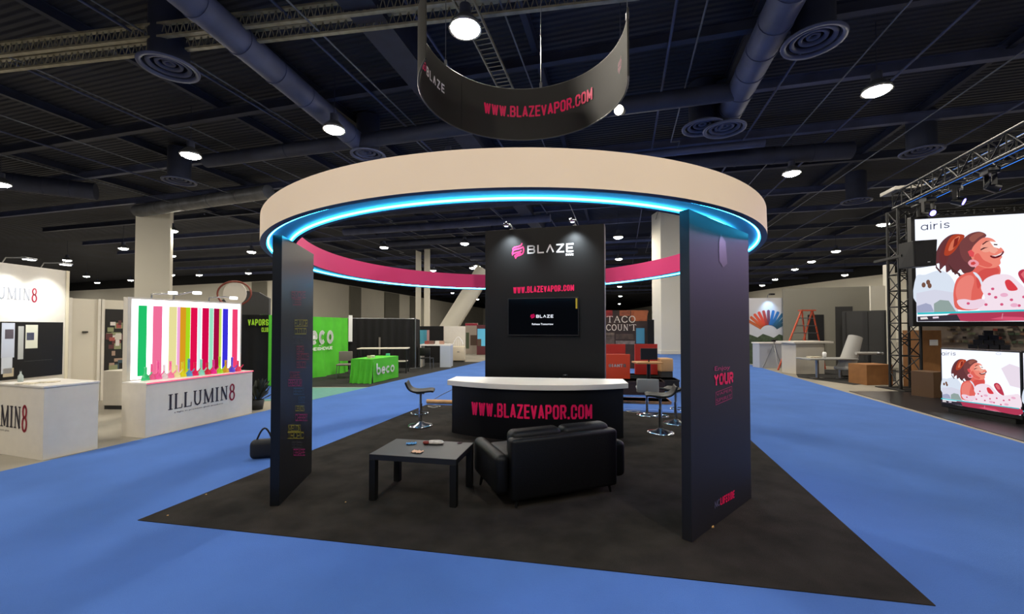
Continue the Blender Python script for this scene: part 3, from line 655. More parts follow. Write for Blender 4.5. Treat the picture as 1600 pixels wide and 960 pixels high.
aa = cylhit(756, 170, HC, HR, False); ab = cylhit(926, 160, HC, HR, False)
zb = cylhit(830, 183, HC, HR, False)[1]; zt = cylhit(830, 165.5, HC, HR, False)[1]
m = MB(); block_text(m, 'WWW.BLAZEVAPOR.COM', cyl_fn((aa[0], zb), (ab[0], zb), (ab[0], zt), (aa[0], zt), HR-.006), abs(ab[0]-aa[0])*HR, zt-zb, .16, gap=.45); m.build('web_address', PINK, sign)
la, lb_ = cylhit(666, 108, HC, HR, False)[0], cylhit(694, 135, HC, HR, False)[0]
m = MB(); block_text(m, 'BL^ZE', cyl_fn((la, 5.42), (lb_, 5.42), (lb_, 5.56), (la, 5.56), HR-.006), abs(la-lb_)*HR, .14, .18, gap=1.3); m.build('logo_lettering', WHITEV, sign)
lc = cylhit(658, 100, HC, HR, False)[0]
m = MB(); flame_mark(m, cyl_fn((lc, 5.38), (la+.02, 5.38), (la+.02, 5.62), (lc, 5.62), HR-.006)); m.build('flame_logo', pg, sign)
lr = cylhit(969, 100, HC, HR, False)[0]
m = MB(); flame_mark(m, cyl_fn((lr+.05, 5.40), (lr-.05, 5.40), (lr-.05, 5.62), (lr+.05, 5.62), HR-.006)); m.build('flame_logo', mat('dull_pink', '7a3048'), sign)
sa = cylhit(721, 160, HC, HR, False)[0]
MB().cyl(((HR-.004)*math.cos(sa), (HR-.004)*math.sin(sa), HZ0), ((HR-.004)*math.cos(sa), (HR-.004)*math.sin(sa), HZ1), .004, 5).build('seam', BLKP, sign)
for px in (697, 845, 979):
    t_ = cylhit(px, 120 if px != 979 else 50, HC, HR, False)[0]; p = ((HR+.01)*math.cos(t_), (HR+.01)*math.sin(t_))
    MB().cyl((p[0], p[1], HZ1), (p[0], p[1], 8.95), .006, 5).build('cable', STEEL, sign)
    MB().box(p[0]-.02, p[0]+.02, p[1]-.02, p[1]+.02, HZ1, HZ1+.09).build('shackle', STEEL, sign)
# spotlight below right of the hanging ring
p = G(967, 172, 6.3)
t = thing('pipe_spotlight', 'black spotlight just behind the hanging ring at its lower right', 'spotlight', p)
MB().cyl((0, 0, 0), (.12, .16, .06), .11, 16, .07).build('lamp_can', BLKP, t)
MB().cyl((-.004, -.006, -.002), (0, 0, 0), .1, 16).build('lens', glow('spot_lens', 'fff4e0', 8), t)
MB().cyl((.06, .08, .06), (.06, .08, CEIL-6.3), .012, 6).build('hanger', NAVYD, t)

# sofa
sd = Vector((.93, .37, 0)).normalized(); srz = math.atan2(sd.y, sd.x)
SP = G(800, 801); sofa = thing('leather_sofa', 'small black leather sofa seen from behind, facing the reception counter', 'sofa', (SP.x, SP.y, FLR), srz)
SW = 1.17
MB().box(0, SW, 0, .14, .07, .645).build('backrest', LEATHER, sofa, bevel=.035, seg=4)
MB().box(.02, SW-.02, .15, .76, .12, .30).build('seat_base', LEATHER, sofa, bevel=.02, seg=3)
for i in range(2):
    x0 = .03+i*(SW-.06)/2; MB().box(x0+.004, x0+(SW-.06)/2-.004, .27, .79, .301, .43).build('seat_cushion', LEATHER, sofa, bevel=.045, seg=4)
    m = MB().box(x0+.006, x0+(SW-.06)/2-.006, .08, .27, .432, .695).build('back_cushion', LEATHER, sofa, bevel=.06, seg=5)
    m.rotation_euler = (0, 0, 0)
for x0 in (-.135, SW+.005):
    q = MB(); q.box(x0, x0+.13, .04, .80, .13, .50).build('armrest', LEATHER, sofa, bevel=.055, seg=5)
for x, y in ((.08, .06), (SW-.08, .06), (-.06, .70), (SW+.06, .70)):
    MB().cyl((x, y, .14), (x+(-.02 if x < .5 else .02), y+(-.01 if y < .3 else .02), .0), .022, 10, .013).build('leg', BLKP, sofa)

# coffee table
tb = thing('coffee_table', 'low black rectangular coffee table with square legs, beside the sofa', 'coffee table', (-.905, 4.29, FLR), math.radians(-11))
tw, td, thh, lg = .89, .58, .45, .065
MB().box(-tw/2, tw/2, -td/2, td/2, thh-.055, thh).build('tabletop', mat('table_black', '1c1c1d', rough=.45, spec=.35), tb, bevel=.003)
for sx in (-1, 1):
    for sy in (-1, 1): MB().box(sx*tw/2-(lg if sx > 0 else 0), sx*tw/2+(lg if sx < 0 else 0), sy*td/2-(lg if sy > 0 else 0), sy*td/2+(lg if sy < 0 else 0), 0, thh-.055).build('leg', BLKM, tb, bevel=.003)
ZT = FLR+.45
def paper(px, py, w_, h_, rz, m, name, label, cat, bend=.01):
    p = G(px, py, ZT+.001); b = MB(); n = 8
    vs = []; fs = []
    for i in range(n+1):
        for j in range(3):
            vs.append((w_*(i/n-.5), h_*(j/2-.5)+.01*math.sin(i*2), .002+bend*abs(math.sin(i*1.3+j))))
    for i in range(n):
        for j in range(2): fs.append((i*3+j, (i+1)*3+j, (i+1)*3+j+1, i*3+j+1))
    b.add(vs, fs); o = b.build(name, m); o.location = p; o.rotation_euler.z = rz
    md = o.modifiers.new('thick', 'SOLIDIFY'); md.thickness = .002
    return tag(o, label, cat)
paper(643, 694, .11, .07, .2, mat('blue_paper', '2f7fb8'), 'leaflet', 'bright blue leaflet near the table back edge', 'leaflet')
paper(652, 707, .11, .075, -.3, mat('kraft_paper', 'd9ae8c'), 'napkin', 'pale tan napkin nearest the table front', 'napkin')
paper(718, 693.5, .05, .04, .3, mat('wine_paper', '3d1422'), 'wrapper', 'tiny dark red wrapper near the table right corner', 'wrapper')
pk = thing('crumpled_package', 'crumpled white and red package on the coffee table', 'package', G(681, 694, ZT))
m = MB(); m.lathe([(0, .0), (.035, .002), (.045, .016), (.035, .034), (.0, .04)], n=14); o = m.build('bag', mat('package_white', 'c9c2b8', noise=.35, nscale=40), pk); o.scale = (2.1, .9, 1)
o = MB().lathe([(0, .0), (.02, .002), (.028, .014), (.02, .03), (0, .034)], n=12).build('torn_end', mat('package_red', '7a2a22', noise=.4, nscale=50), pk); o.location = (-.1, -.01, .002); o.scale = (1.4, 1, 1)

# bar stools
def make_stool(label):
    t = thing('bar_stool', label, 'stool', (0, 0, FLR), 0, 'black swivel bar stools')
    MB().lathe([(0, .0), (.21, 0), (.215, .008), (.19, .022), (.08, .045), (.035, .075), (.0, .08)], n=36).build('base', CHROME, t)
    clm = MB().cyl((0, 0, .06), (0, 0, .38), .03, 18).build('column', CHROME, t)
    MB().cyl((0, 0, .38), (0, 0, .55), .02, 16).build('gas_lift', STEEL, clm)
    pts = [(-.0, -.03, .24)]+[(.17*math.sin(a), -.03-.13+.13*math.cos(a)-.02, .24) for a in [2*PI*i/20 for i in range(21)]]
    MB().tube([(.14*math.sin(a), -.13+.12*math.cos(a), .24) for a in [2*PI*i/24 for i in range(24)]], .009, 8, True).build('footrest', CHROME, clm)
    # moulded seat: profile swept across the width, local x is front to back
    prof = [(.24, .60), (.2, .618), (.12, .612), (.0, .598), (-.1, .603), (-.17, .64), (-.2, .70), (-.22, .755), (-.235, .762)]
    vs = []; fs = []; nw = 8
    for x, z in prof:
        wd = .20 if x > -.15 else .185
        if x > .2: wd = .16
        for j in range(nw+1):
            s = j/nw*2-1; vs.append((x, s*wd, z+.018*s*s))
    for i in range(len(prof)-1):
        for j in range(nw): k = i*(nw+1)+j; fs.append((k, k+1, k+nw+2, k+nw+1))
    o = MB().add(vs, fs, True).build('seat', mat('stool_seat', '0d0d0e', rough=.5, spec=.3), t)
    md = o.modifiers.new('thick', 'SOLIDIFY'); md.thickness = .035; md.offset = -1
    q = o.modifiers.new('soft', 'SUBSURF'); q.levels = q.render_levels = 1
    MB().box(-.07, .07, -.07, .07, .55, .565).build('seat_plate', STEEL, t)
    MB().cyl((0, .0, .545), (.0, .17, .53), .006, 6).build('lever', CHROME, t)
    return t
st = make_stool('black bar stool with chrome base left of the reception counter')
p = G(657, 666.5); st.location = (p.x, p.y, FLR); st.rotation_euler.z = .1
p = G(1032, 677.5); dup(st, (p.x, p.y, FLR), 2.9, 'black bar stool with chrome base right of the counter, in front')
p = G(1056, 663); r = dup(st, (p.x, p.y, FLR), 2.4, 'bar stool half hidden behind the black right panel')
# white shell chair back behind the right stool
p = G(1011, 650); t = thing('white_chair', 'white moulded chair peeking out behind the right bar stool', 'chair', (p.x, p.y, FLR), 2.9)
GW = mat('grey_white_plastic', 'a09c98', rough=.5)
MB().box(-.2, .2, -.2, .2, .50, .54).build('seat', GW, t, bevel=.03, seg=3)
MB().box(-.2, .2, .18, .22, .46, .72).build('backrest', GW, t, bevel=.05, seg=3)
MB().cyl((0, 0, .03), (0, 0, .5), .025, 12).build('column', CHROME, t); MB().lathe([(0, 0), (.2, 0), (.19, .015), (.04, .04), (0, .04)], n=24).build('base', CHROME, t)

# things on the floor round the booth
p = G(667, 631); q = G(735, 633)
t = thing('cardboard_tube', 'long brown cardboard tube on the floor left of the counter', 'tube', (p.x, p.y, .05), math.atan2(q.y-p.y, q.x-p.x))
MB().cyl((0, 0, 0), ((q-p).length, 0, 0), .045, 16, cap=False).build('roll', WOOD, t); MB().cyl((-.002, 0, 0), (.004, 0, 0), .04, 16).build('end_cap', CARD, t)
p = G(413, 716); t = thing('dark_bag', 'dark shoulder bag on the blue carpet behind the left panel', 'bag', (p.x, p.y, .006), .3)
bm_ = mat('bag_navy', '14161c', rough=.7)
MB().box(-.16, .16, -.08, .08, 0, .24).build('bag_body', bm_, t, bevel=.06, seg=4)
MB().tube([(-.1+.2*i/10, 0, .2+.18*math.sin(PI*i/10)) for i in range(11)], .012, 6).build('strap', bm_, t)
for px, py, lb in ((678, 637, 'left of the counter by the tube'), (990, 645, 'by the blue tape right of the counter')):
    m = MB(); p = G(px, py)
    m.tube([(.12*math.cos(a)*(1+.2*math.sin(3*a)), .09*math.sin(a), .008+.004*math.sin(5*a)) for a in [2*PI*i/28 for i in range(27)]], .006, 6)
    o = m.build('cable_coil', mat('white_cable', 'b0aca4')); o.location = (p.x, p.y, FLR if px < 800 else .012); tag(o, 'small coil of pale cable on the floor %s' % lb, 'cable')
m = MB(); pts = [G(675, 627), G(690, 618), G(706, 610)]
o = m.tube([(p.x, p.y, .012) for p in pts], .008, 6).build('floor_cable', BLKP); tag(o, 'thin black cable crossing the aisle carpet left of the counter', 'cable')
for px, py, lb in ((1112, 826, 'at the foot of the right panel'), (322, 775, 'near the carpet left edge'), (262, 808, 'near the front left carpet corner'), (540, 787, 'on the black carpet before the table')):
    p = G(px, py); s_ = .022 if px > 1100 else .008
    o = MB().lathe([(0, 0), (s_, 0), (s_*.8, s_*.5), (0, s_*.6)], n=7).build('paper_scrap', mat('scrap_tan', 'c59a5c')); o.location = (p.x, p.y, FLR); tag(o, 'tiny pale scrap %s' % lb, 'scrap')
# blue tape at the back edge
a, b = G(975, 640), G(1062, 643)
tag(MB().prism([(a.x, a.y), (b.x, b.y), (b.x, b.y-.08), (a.x, a.y-.08)], .012, .014).build('floor_tape', mat('blue_tape', '4a7bd0')), 'strip of blue tape along the back of the black carpet', 'tape')

# ================================================================== LEFT: WHITE BOOTH
c0 = G(66.5, 720.5); c1 = G(152.5, 701.5); sv = (c1-c0).normalized(); su = Vector((sv.y, -sv.x, 0))
P2 = c0; P1 = c0-su*1.0; Fc = Face(P1, P2)
ct = Fc.root('display_counter', 'white display counter at the picture left edge with dark serif name', 'counter')
dp = (c1-c0).length
MB().box(0, Fc.w, 0, dp, .0, .925).build('cabinet', BWHITE, ct, bevel=.004)
MB().box(-.0, Fc.w+.01, -.01, dp+.01, .925, .95).build('worktop', WHITE, ct, bevel=.003)
m = MB(); xe = Fc.at(43, 660)[0]
serif_glyphs(m, 'LUMIN8', xe-.93, .38, .93, .27, m=INK, m8=REDINK); m.use(INK); put_text(m, 'a light in premium glass', quad_fn((xe-.9, .31), (xe-.4, .31), (xe-.4, .34), (xe-.9, .34)), 0); m.build('lettering', INK, ct)
def bottle(px, py, z, h, m, lb, nm='glass_bottle', cat='bottle', grp=None):
    t = thing(nm, lb, cat, G(px, py, z), 0, grp)
    MB().lathe([(0, 0), (h*.16, 0), (h*.18, h*.1), (h*.17, h*.5), (h*.06, h*.7), (h*.06, h*.92)], n=14).build('body', m, t)
    MB().lathe([(h*.07, h*.9), (h*.07, h), (0, h)], n=12).build('cap', BLKP, t)
    return t
bottle(32, 597, .95, .16, mat('clear_bottle', 'b8c4c0', rough=.1), 'small clear bottle on the left white counter')
for px, py, rz_, lb in ((45, 600, .2, 'stack of leaflets on the white counter, nearer the bottle'), (75, 598, .5, 'stack of leaflets on the white counter, nearer its right end')):
    o = MB().box(-.1, .1, -.07, .07, 0, .012).build('leaflet_stack', mat('leaflet_paper', 'cfc6b0', noise=.3, nscale=30), bevel=.001); o.location = G(px, py, .95); o.rotation_euler.z = rz_; tag(o, lb, 'leaflets')

# tall white sign wall above it
wA = Vector((-7.45, 5.72, 0)); wB = D(106, 500, 7.0); Fs = Face(wA, wB)
sw = Fs.root('sign_wall', 'white booth wall with glowing name and a large poster, behind left counter', 'booth wall')
HS = 2.65
MB().box(0, Fs.w, 0, .12, 0, HS).build('wall_body', BWHITE, sw, bevel=.004)
MB().box(Fs.w-.045, Fs.w+.003, -.012, .13, 0, HS).build('edge_post', mat('post_cream', 'd9cfb6', rough=.6), sw)
xa, za = Fs.at(0, 470); xb, zb2 = Fs.at(58, 466)
m = MB(); serif_glyphs(m, 'ILLUMIN8', .03, zb2-.04, xb-.03, .17, m=mat('faint_ink', '8c8c92'), m8=REDINK); m.build('lettering', INK, sw)
xr, zr = Fs.at(96, 585); _, zt_ = Fs.at(96, 504)
pst = MB().rect(.05, zr, xr, zt_, -.012).build('poster', mat('poster_black', '0c0c0e', rough=.3), sw)
m = MB()
for (x0, y0, x1, y1, hx) in ((0, 505, 22, 560, 'b8bcc8'), (6, 515, 20, 530, '5b4f58'), (26, 510, 36, 562, 'a9a9a4'), (38, 508, 58, 545, 'cdcbb8'), (40, 520, 52, 532, '2d3560'), (0, 558, 18, 585, 'c3c6cc'), (3, 575, 20, 590, 'b9a98c'), (36, 562, 80, 565, 'a0a0a0')):
    p = Fs.at(x0, y1); q = Fs.at(x1, y0); m.use(mat('print_'+hx, hx)).rect(p[0], p[1], q[0], q[1], -.014)
m.build('poster_print', INK, pst)
def wall_spot(Fx, px, py, lb, aim=.5, energy=70):
    x, z = Fx.at(px, py); t = thing('arm_spotlight', lb, 'spotlight', Fx.p+Fx.d*x+Vector((0, 0, HS)), Fx.rz)
    MB().tube([(0, .05, 0), (0, .0, .08), (0, -.3, .08)], .008, 6).build('arm', STEEL, t)
    MB().box(-.08, .08, -.38, -.3, .05, .08).build('lamp_head', STEEL, t, bevel=.01)
    MB().box(-.06, .06, -.37, -.31, .044, .05).build('bulb', glow('halogen_warm', 'ffffff', 20), t)
    L = bpy.data.lights.new('spot_beam', 'SPOT'); L.energy = energy; L.spot_size = 1.6; L.spot_blend = 1; L.shadow_soft_size = .05; L.color = (.95, 1, 1)
    o = bpy.data.objects.new('spot_beam', L); C.objects.link(o); o.parent = t; o.location = (0, -.36, .03); o.rotation_euler = (math.radians(22), 0, 0)
wall_spot(Fs, 8, 435, 'white arm spotlight over the glowing name, left edge')
wall_spot(Fs, 68, 440, 'white arm spotlight over the red figure of the name')

# set back white partitions
wC = D(107, 500, 9.2); wD = D(204, 500, 10.2); Fq = Face(wC, wD)
pq = Fq.root('partition_wall', 'set back white partition between the two white counters', 'booth wall')
MB().box(0, Fq.w, 0, .08, 0, 2.35).build('wall_body', mat('partition_cream', 'cfc8b8', rough=.7), pq)
for px in (107, 152, 158, 198): x = Fq.at(px, 500)[0]; MB().box(x, x+.05, -.03, 0, 0, 2.36).build('post', BWHITE, pq)
x0, z0 = Fq.at(162, 592); x1, z1 = Fq.at(194, 484)
pst = MB().rect(x0, z0, x1, z1, -.01).build('poster', mat('poster_dark', '17130f'), pq)
m = MB(); random.seed(3)
for i in range(26):
    a = x0+random.random()*(x1-x0)*.85; b = z0+random.random()*(z1-z0)*.78; hx = random.choice(['a48a78', 'c8c0b4', '5a3030', '8b8f6a', 'd8d0c8', '3a4f5a', 'a05048'])
    m.use(mat('print_'+hx, hx)).rect(a, b, min(x1, a+.06+random.random()*.12), min(z1, b+.05+random.random()*.1), -.012-.0005*i)
m.build('poster_print', INK, pst)
x0, z0 = Fq.at(132, 520); MB().lathe([(0, 0), (.05, 0), (.05, .03), (0, .03)], n=12).build('socket', DGREY, pq).location = (x0, -.03, z0)
t = thing('low_cabinet', 'low white cabinet in the gap between the white counters', 'cabinet', G(160, 640), YAW*-1+.2)
MB().box(0, .9, 0, .45, .08, .8).build('body', BWHITE, t, bevel=.01); MB().box(.02, .88, .02, .43, 0, .08).build('plinth', DGREY, t)

# glowing display: counter, light box, strips, pipes
k0 = G(227, 685.2); k1 = G(393.7, 645.9); Fk = Face(k0, k1)
kt = Fk.root('display_counter', 'long white counter with dark serif name under the glowing striped box', 'counter')
KD = .50; KH = .845
MB().box(0, Fk.w, 0, KD, .0, KH-.02).build('cabinet', BWHITE, kt, bevel=.004)
MB().box(-.0, Fk.w+.01, -.008, KD, KH-.02, KH).build('worktop', WHITE, kt)
MB().box(0, Fk.w+.01, -.016, -.008, KH-.018, KH-.004).build('pink_edge', glow('pink_edge', 'ff5a78', 1.6), kt)
m = MB(); x0, z0 = Fk.at(262, 640); x1, _ = Fk.at(367, 625); z1 = Fk.at(262, 618)[1]
serif_glyphs(m, 'ILLUMIN8', x0, z0-.01, x1-x0, (z1-z0)*1.05, m=INK, m8=REDINK)
m.use(INK); put_text(m, 'a light in premium glass products', quad_fn((x0+.1, z0-.09), (x1-.25, z0-.09), (x1-.25, z0-.06), (x0+.1, z0-.06)), 0); m.build('lettering', INK, kt)
lA = D(206, 500, 6.68); lB = D(375.5, 500, 8.28); Fx = Face(lA, lB)
lb0 = Fx.root('light_box', 'glowing white light box with upright coloured strips on the white counter', 'light box')
LB0, LB1 = KH+.002, 2.16
MB().box(-.05, Fx.w+.03, .012, .14, LB0, LB1+.03).build('frame', BWHITE, lb0)
MB().rect(0, LB0+.01, Fx.w, LB1, .008).build('glowing_face', glow('lightbox_white', 'fff6ff', 2.6), lb0)
cols = [(216, 229, '22c06a'), (239, 253, 'f0709a'), (264, 276, 'e6dd9a'), (277, 281, 'f0a8d8'), (281, 290, 'd89a20'), (290, 297, 'a8d820'), (298, 308, 'e0104c'), (309, 314, 'dff2f4'), (316, 326, 'd00a4a'), (327, 333, '9ae0c0'),
        (334, 342, 'a00c40'), (342, 346, 'cde06a'), (348, 356, '3c32d8'), (363, 371, 'f04070')]
for a, b, hx in cols:
    x0 = Fx.at(a, 500)[0]; x1 = Fx.at(b, 500)[0]
    MB().box(x0, x1, -.012, .002, LB0+.06, LB1-.10).build('coloured_strip', glow('strip_'+hx, hx, 1.0), lb0)
kinds = ['green', 'small pink', 'rose pink', 'pale', 'pink', 'cream', 'yellow', 'blue', 'crimson', 'mint', 'red', 'magenta', 'lime', 'amber', 'violet', 'ruby']
hexs = ['3cc07a', 'e06090', 'e860a0', 'dcd0d0', 'f080a8', 'e0d8a0', 'd8d020', '5a90c0', 'e01858', '90d8c0', 'd02040', 'e03090', 'a8d830', 'd0a030', '6050d0', 'e04060']
for i, (k, hx) in enumerate(zip(kinds, hexs)):
    px = 222+i*9.6; P = Fx.p+Fx.d*Fx.at(px, 500)[0]+Fx.n*.13
    t = thing('glass_pipe', '%s glass water pipe standing before the light box, %s from the counter left end' % (k, ['first', 'second', 'third', 'fourth', 'fifth', 'sixth', 'seventh', 'eighth', 'ninth', 'tenth', 'eleventh', 'twelfth', 'thirteenth', 'fourteenth', 'fifteenth', 'sixteenth'][i]), 'water pipe', (P.x, P.y, KH), 0, 'glass water pipes on the counter')
    gm = mat('glass_'+hx, hx, rough=.15, trans=.35, emit=.25); hh = .2+.12*((i*7) % 5)/5
    MB().lathe([(0, 0), (.055, 0), (.06, .02), (.045, .07), (.018, .10), (.018, hh), (.024, hh+.01)], n=14).build('chamber', gm, t)
    MB().tube([(.03, 0, .05), (.08, 0, .10), (.1, 0, .13)], .009, 6).build('stem', gm, t)
# arm lights and hoop above the light box
for (a, b, c, lb) in (((240, 468), (262, 459), (270, 458), 'thin arm light over the striped box, toward the column'), ((275, 468), (300, 456), (308, 458), 'twin headed arm light over the striped box'), ((330, 474), (352, 464), (365, 466), 'arm light over the striped box beside the hoop sign')):
    q_ = Fx.p+Fx.d*Fx.at(a[0], 500)[0]-Fx.n*.07; dpt = q_.y; t = thing('arm_spotlight', lb, 'spotlight', (0, 0, 0))
    P = [Vector((q_.x, q_.y, LB1+.03)), Vector((q_.x, q_.y, LB1+.1)), D(*b, dpt-.15), D(*c, dpt-.35)]
    MB().tube(P, .012, 6).build('arm', STEEL, t); P = P[1:]
    MB().cyl(P[2]+Vector((0, 0, .02)), P[2]-Vector((0, 0, .02)), .06, 14).build('lamp_head', glow('spot_white', 'ffffff', 6), t)
t = thing('hoop_sign', 'round pale hoop sign with red rim behind the striped box', 'sign', D(366, 459, 10.2)); t.scale = (1.15, 1.15, 1.15)
MB().tube([(.36*math.cos(a), 0, .26*math.sin(a)) for a in [2*PI*i/30 for i in range(30)]], .02, 6, True).build('rim', mat('rust_red', '7d3a2c'), t)
MB().cyl((0, .01, 0), (0, .03, 0), .25, 24).build('disc', BWHITE, t); MB().cyl((0, .02, -.24), (0, .02, -2.2), .02, 6).build('pole', STEEL, t)

# ================================================================== GREEN BOOTH
def drape(mb, x0, x1, z0, z1, amp=.03, wl_=.25, y=0, n=None, skirt=0):
    n = n or max(6, int((x1-x0)/wl_*8)); vs = []; fs = []
    for i in range(n+1):
        x = x0+(x1-x0)*i/n; yy = y+amp*math.sin(2*PI*(x-x0)/wl_)+amp*.4*math.sin(7.3*x)
        vs += [(x, y+(yy-y)*.35, z1), (x, yy, (z0+z1)/2), (x, yy-skirt*abs(math.sin(3*x)), z0)]
    for i in range(n): k = i*3; fs += [(k, k+3, k+4, k+1), (k+1, k+4, k+5, k+2)]
    return mb.add(vs, fs, True)
g0 = Vector((-7.05, 11.7, 0)); g1 = D(543, 500, 15.8); Fg = Face(g0, g1)
gb = Fg.root('backdrop', 'bright green cloth backdrop with white lettering, behind the black left panel', 'backdrop')
drape(MB(), 0, Fg.w, .03, 2.06, .035, .55, 0, 90, .15).build('cloth', GREENF, gb)
MB().cyl((0, .06, 2.04), (Fg.w, .06, 2.04), .02, 8).build('rail', STEEL, gb)
for x in (0.02, Fg.w-.02): MB().cyl((x, .06, 0), (x, .06, 2.04), .02, 8).build('post', STEEL, gb)
x0 = Fg.at(474, 500)[0]; x1 = Fg.at(518.5, 500)[0]; zlo = Fg.at(505, 538.5)[1]; zhi = Fg.at(505, 522)[1]
def lvl(Fc_, a, b, pxm, ylo, yhi, y=-.07): 
    return quad_fn((Fc_.at(a, 500)[0], Fc_.at(pxm, ylo)[1]), (Fc_.at(b, 500)[0], Fc_.at(pxm, ylo)[1]), (Fc_.at(b, 500)[0], Fc_.at(pxm, yhi)[1]), (Fc_.at(a, 500)[0], Fc_.at(pxm, yhi)[1]), y)
m = MB(); block_text(m, 'beco', lvl(Fg, 468, 518.5, 505, 538, 506), 1.9, .72, .19); m.build('lettering', WHITEV, gb)
m = MB(); block_text(m, 'CHEISHCVUE', lvl(Fg, 480, 517, 505, 547, 542), 1.5, .16, .2); put_text(m, 'BY', lvl(Fg, 496, 500.5, 500, 540.5, 539), .03); m.build('lettering', WHITEV, gb)
# table with green cloth
tA = G(583, 600); tB = G(622, 590.5); Fz = Face(tA, tB); tE = G(549, 600)
gt = Fz.root('cloth_covered_table', 'folding table under a long green cloth with white word on it', 'table')
eW = .75; H_ = .74
MB().box(.02, Fz.w-.02, .02, eW-.02, H_-.03, H_-.005).build('tabletop', WHITE, gt)
for x in (.1, Fz.w-.1):
    for y in (.1, eW-.1): MB().cyl((x, y, .007), (x, y, H_-.03), .015, 8).build('leg', STEEL, gt)
m = MB(); drape(m, 0, Fz.w, .02, H_, .012, .8, 0, 40)
n = 24; vs = []; fs = []
for i in range(n+1):
    y = eW*i/n; bulge = .05*math.sin(2*PI*i/6)
    vs += [(0, y, H_), (-.03-bulge*.4, y, H_/2), (-.09-bulge, y, .01)]
for i in range(n): k = i*3; fs += [(k, k+1, k+4, k+3), (k+1, k+2, k+5, k+4)]
m.add(vs, fs, True); m.add([(0, 0, H_), (Fz.w, 0, H_), (Fz.w, eW, H_), (0, eW, H_)], [(0, 1, 2, 3)], False)
m.add([(Fz.w, 0, H_), (Fz.w+.02, 0, .02), (Fz.w+.02, eW, .02), (Fz.w, eW, H_)], [(0, 1, 2, 3)], False)
m.build('tablecloth', GREENF, gt)
m = MB(); q0 = Fz.at(587, 585)[0]; q1 = Fz.at(615, 580)[0]; block_text(m, 'beco', quad_fn((q0, .24), (q1, .24), (q1, .60), (q0, .60), -.03), q1-q0, .36, .17); m.build('lettering', WHITEV, gt)
for lx, hx, lb in ((.35, 'c8b89a', 'small cream carton on the green table, nearer end'), (.55, 'd8d0c8', 'small white carton on the green table, beside the cream one'), (1.5, '50b8a0', 'small mint cup at the green table far end')):
    o = MB().box(-.06, .06, -.04, .04, 0, .08).build('small_carton', mat('carton_'+hx, hx), bevel=.006); P = Fz.p+Fz.d*lx-Fz.n*.35; o.location = (P.x, P.y, H_); tag(o, lb, 'carton')
# chair beside
def side_chair(px, py, rz, label, m, nm='side_chair', z=.007):
    p = G(px, py); t = thing(nm, label, 'chair', (p.x, p.y, z), rz)
    MB().box(-.23, .23, -.22, .22, .42, .47).build('seat', m, t, bevel=.02)
    o = MB().box(-.22, .22, .2, .24, .55, .88).build('backrest', m, t, bevel=.05, seg=3)
    for sx in (-.2, .2):
        for sy in (-.2, .2): MB().cyl((sx, sy, .42), (sx*1.08, sy*1.08, 0), .012, 8).build('leg', STEEL, t)
        MB().cyl((sx, .22, .42), (sx, .22, .6), .012, 8).build('back_post', STEEL, t)
    return t
side_chair(538, 591, .2, 'grey stacking chair between green backdrop and green table', GREYF)
# black drapes behind
d0 = D(541, 500, 16.6); d1 = D(649, 500, 17.4); Fd = Face(d0, d1)
dr = Fd.root('drape_wall', 'long black drape wall behind the green table', 'drape')
drape(MB(), 0, Fd.w, .02, 2.06, .04, .3).build('cloth', DRAPE, dr); MB().cyl((0, .06, 2.06), (Fd.w, .06, 2.06), .02, 8).build('rail', STEEL, dr)
MB().cyl((Fd.w, -.02, 0), (Fd.w, -.02, 2.1), .025, 8).build('post', STEEL, dr); MB().box(Fd.w-.2, Fd.w+.2, -.2, .2, 0, .01).build('base_plate', STEEL, dr)
x0 = Fd.at(545, 500)[0]; x1 = Fd.at(551, 500)[0]
MB().box(x0, x1, -.1, -.07, Fd.at(548, 534)[1], Fd.at(548, 493)[1]).build('hanging_strip', WHITEV, dr)
x0 = Fd.at(592, 500)[0]; MB().box(x0, x0+.07, -.1, -.07, .6, 1.3).build('leaning_board', GREYF, dr)
d2 = D(650, 500, 17.4); d3 = D(656, 500, 19.5); F2 = Face(d2, d3); t = F2.root('drape_wall', 'short black drape turning the corner beside the grey post', 'drape')
drape(MB(), 0, F2.w, .02, 2.06, .03, .3).build('cloth', DRAPE, t)
# black table behind the green one
p = G(600, 583); t = thing('folding_table', 'dark folding table with pale top behind the green table', 'table', (p.x, p.y, .007), .12)
MB().box(-.9, .9, -.35, .35, .9, .93).build('tabletop', BWHITE, t)
for sx in (-.85, .85):
    for sy in (-.3, .3): MB().cyl((sx, sy, 0), (sx, sy, .9), .02, 8).build('leg', BLKP, t)
MB().box(-.85, .85, -.3, .3, .42, .44).build('shelf', BWHITE, t)
# left dark drape with green neon sign
e0 = D(374, 500, 11.3); e1 = D(420, 500, 11.6); Fe = Face(e0, e1); t = Fe.root('drape_wall', 'dark drape wall with lime lettering right of the striped box', 'drape')
drape(MB(), -.6, Fe.w, .02, 2.05, .04, .35).build('cloth', DRAPE, t)
lime = mat('lime_print', '9ac82a', emit=.25); x0 = Fe.at(388, 500)[0]; x1 = Fe.at(420, 500)[0]
m = MB(); block_text(m, 'VAPORS', quad_fn((x0, Fe.at(400, 509)[1]), (x1, Fe.at(400, 509)[1]), (x1, Fe.at(400, 499)[1]), (x0, Fe.at(400, 499)[1]), -.08), .8, .2, .2)
block_text(m, 'CLUB', quad_fn((x0+.32, Fe.at(400, 519)[1]), (x1, Fe.at(400, 519)[1]), (x1, Fe.at(400, 512)[1]), (x0+.32, Fe.at(400, 512)[1]), -.08), .4, .14, .2); m.build('lettering', lime, t)
t = thing('arched_panel', 'dark grey arched panel rising above the drape beside the hoop sign', 'panel', (D(374, 500, 12.3).x, 12.3, .006), .05)
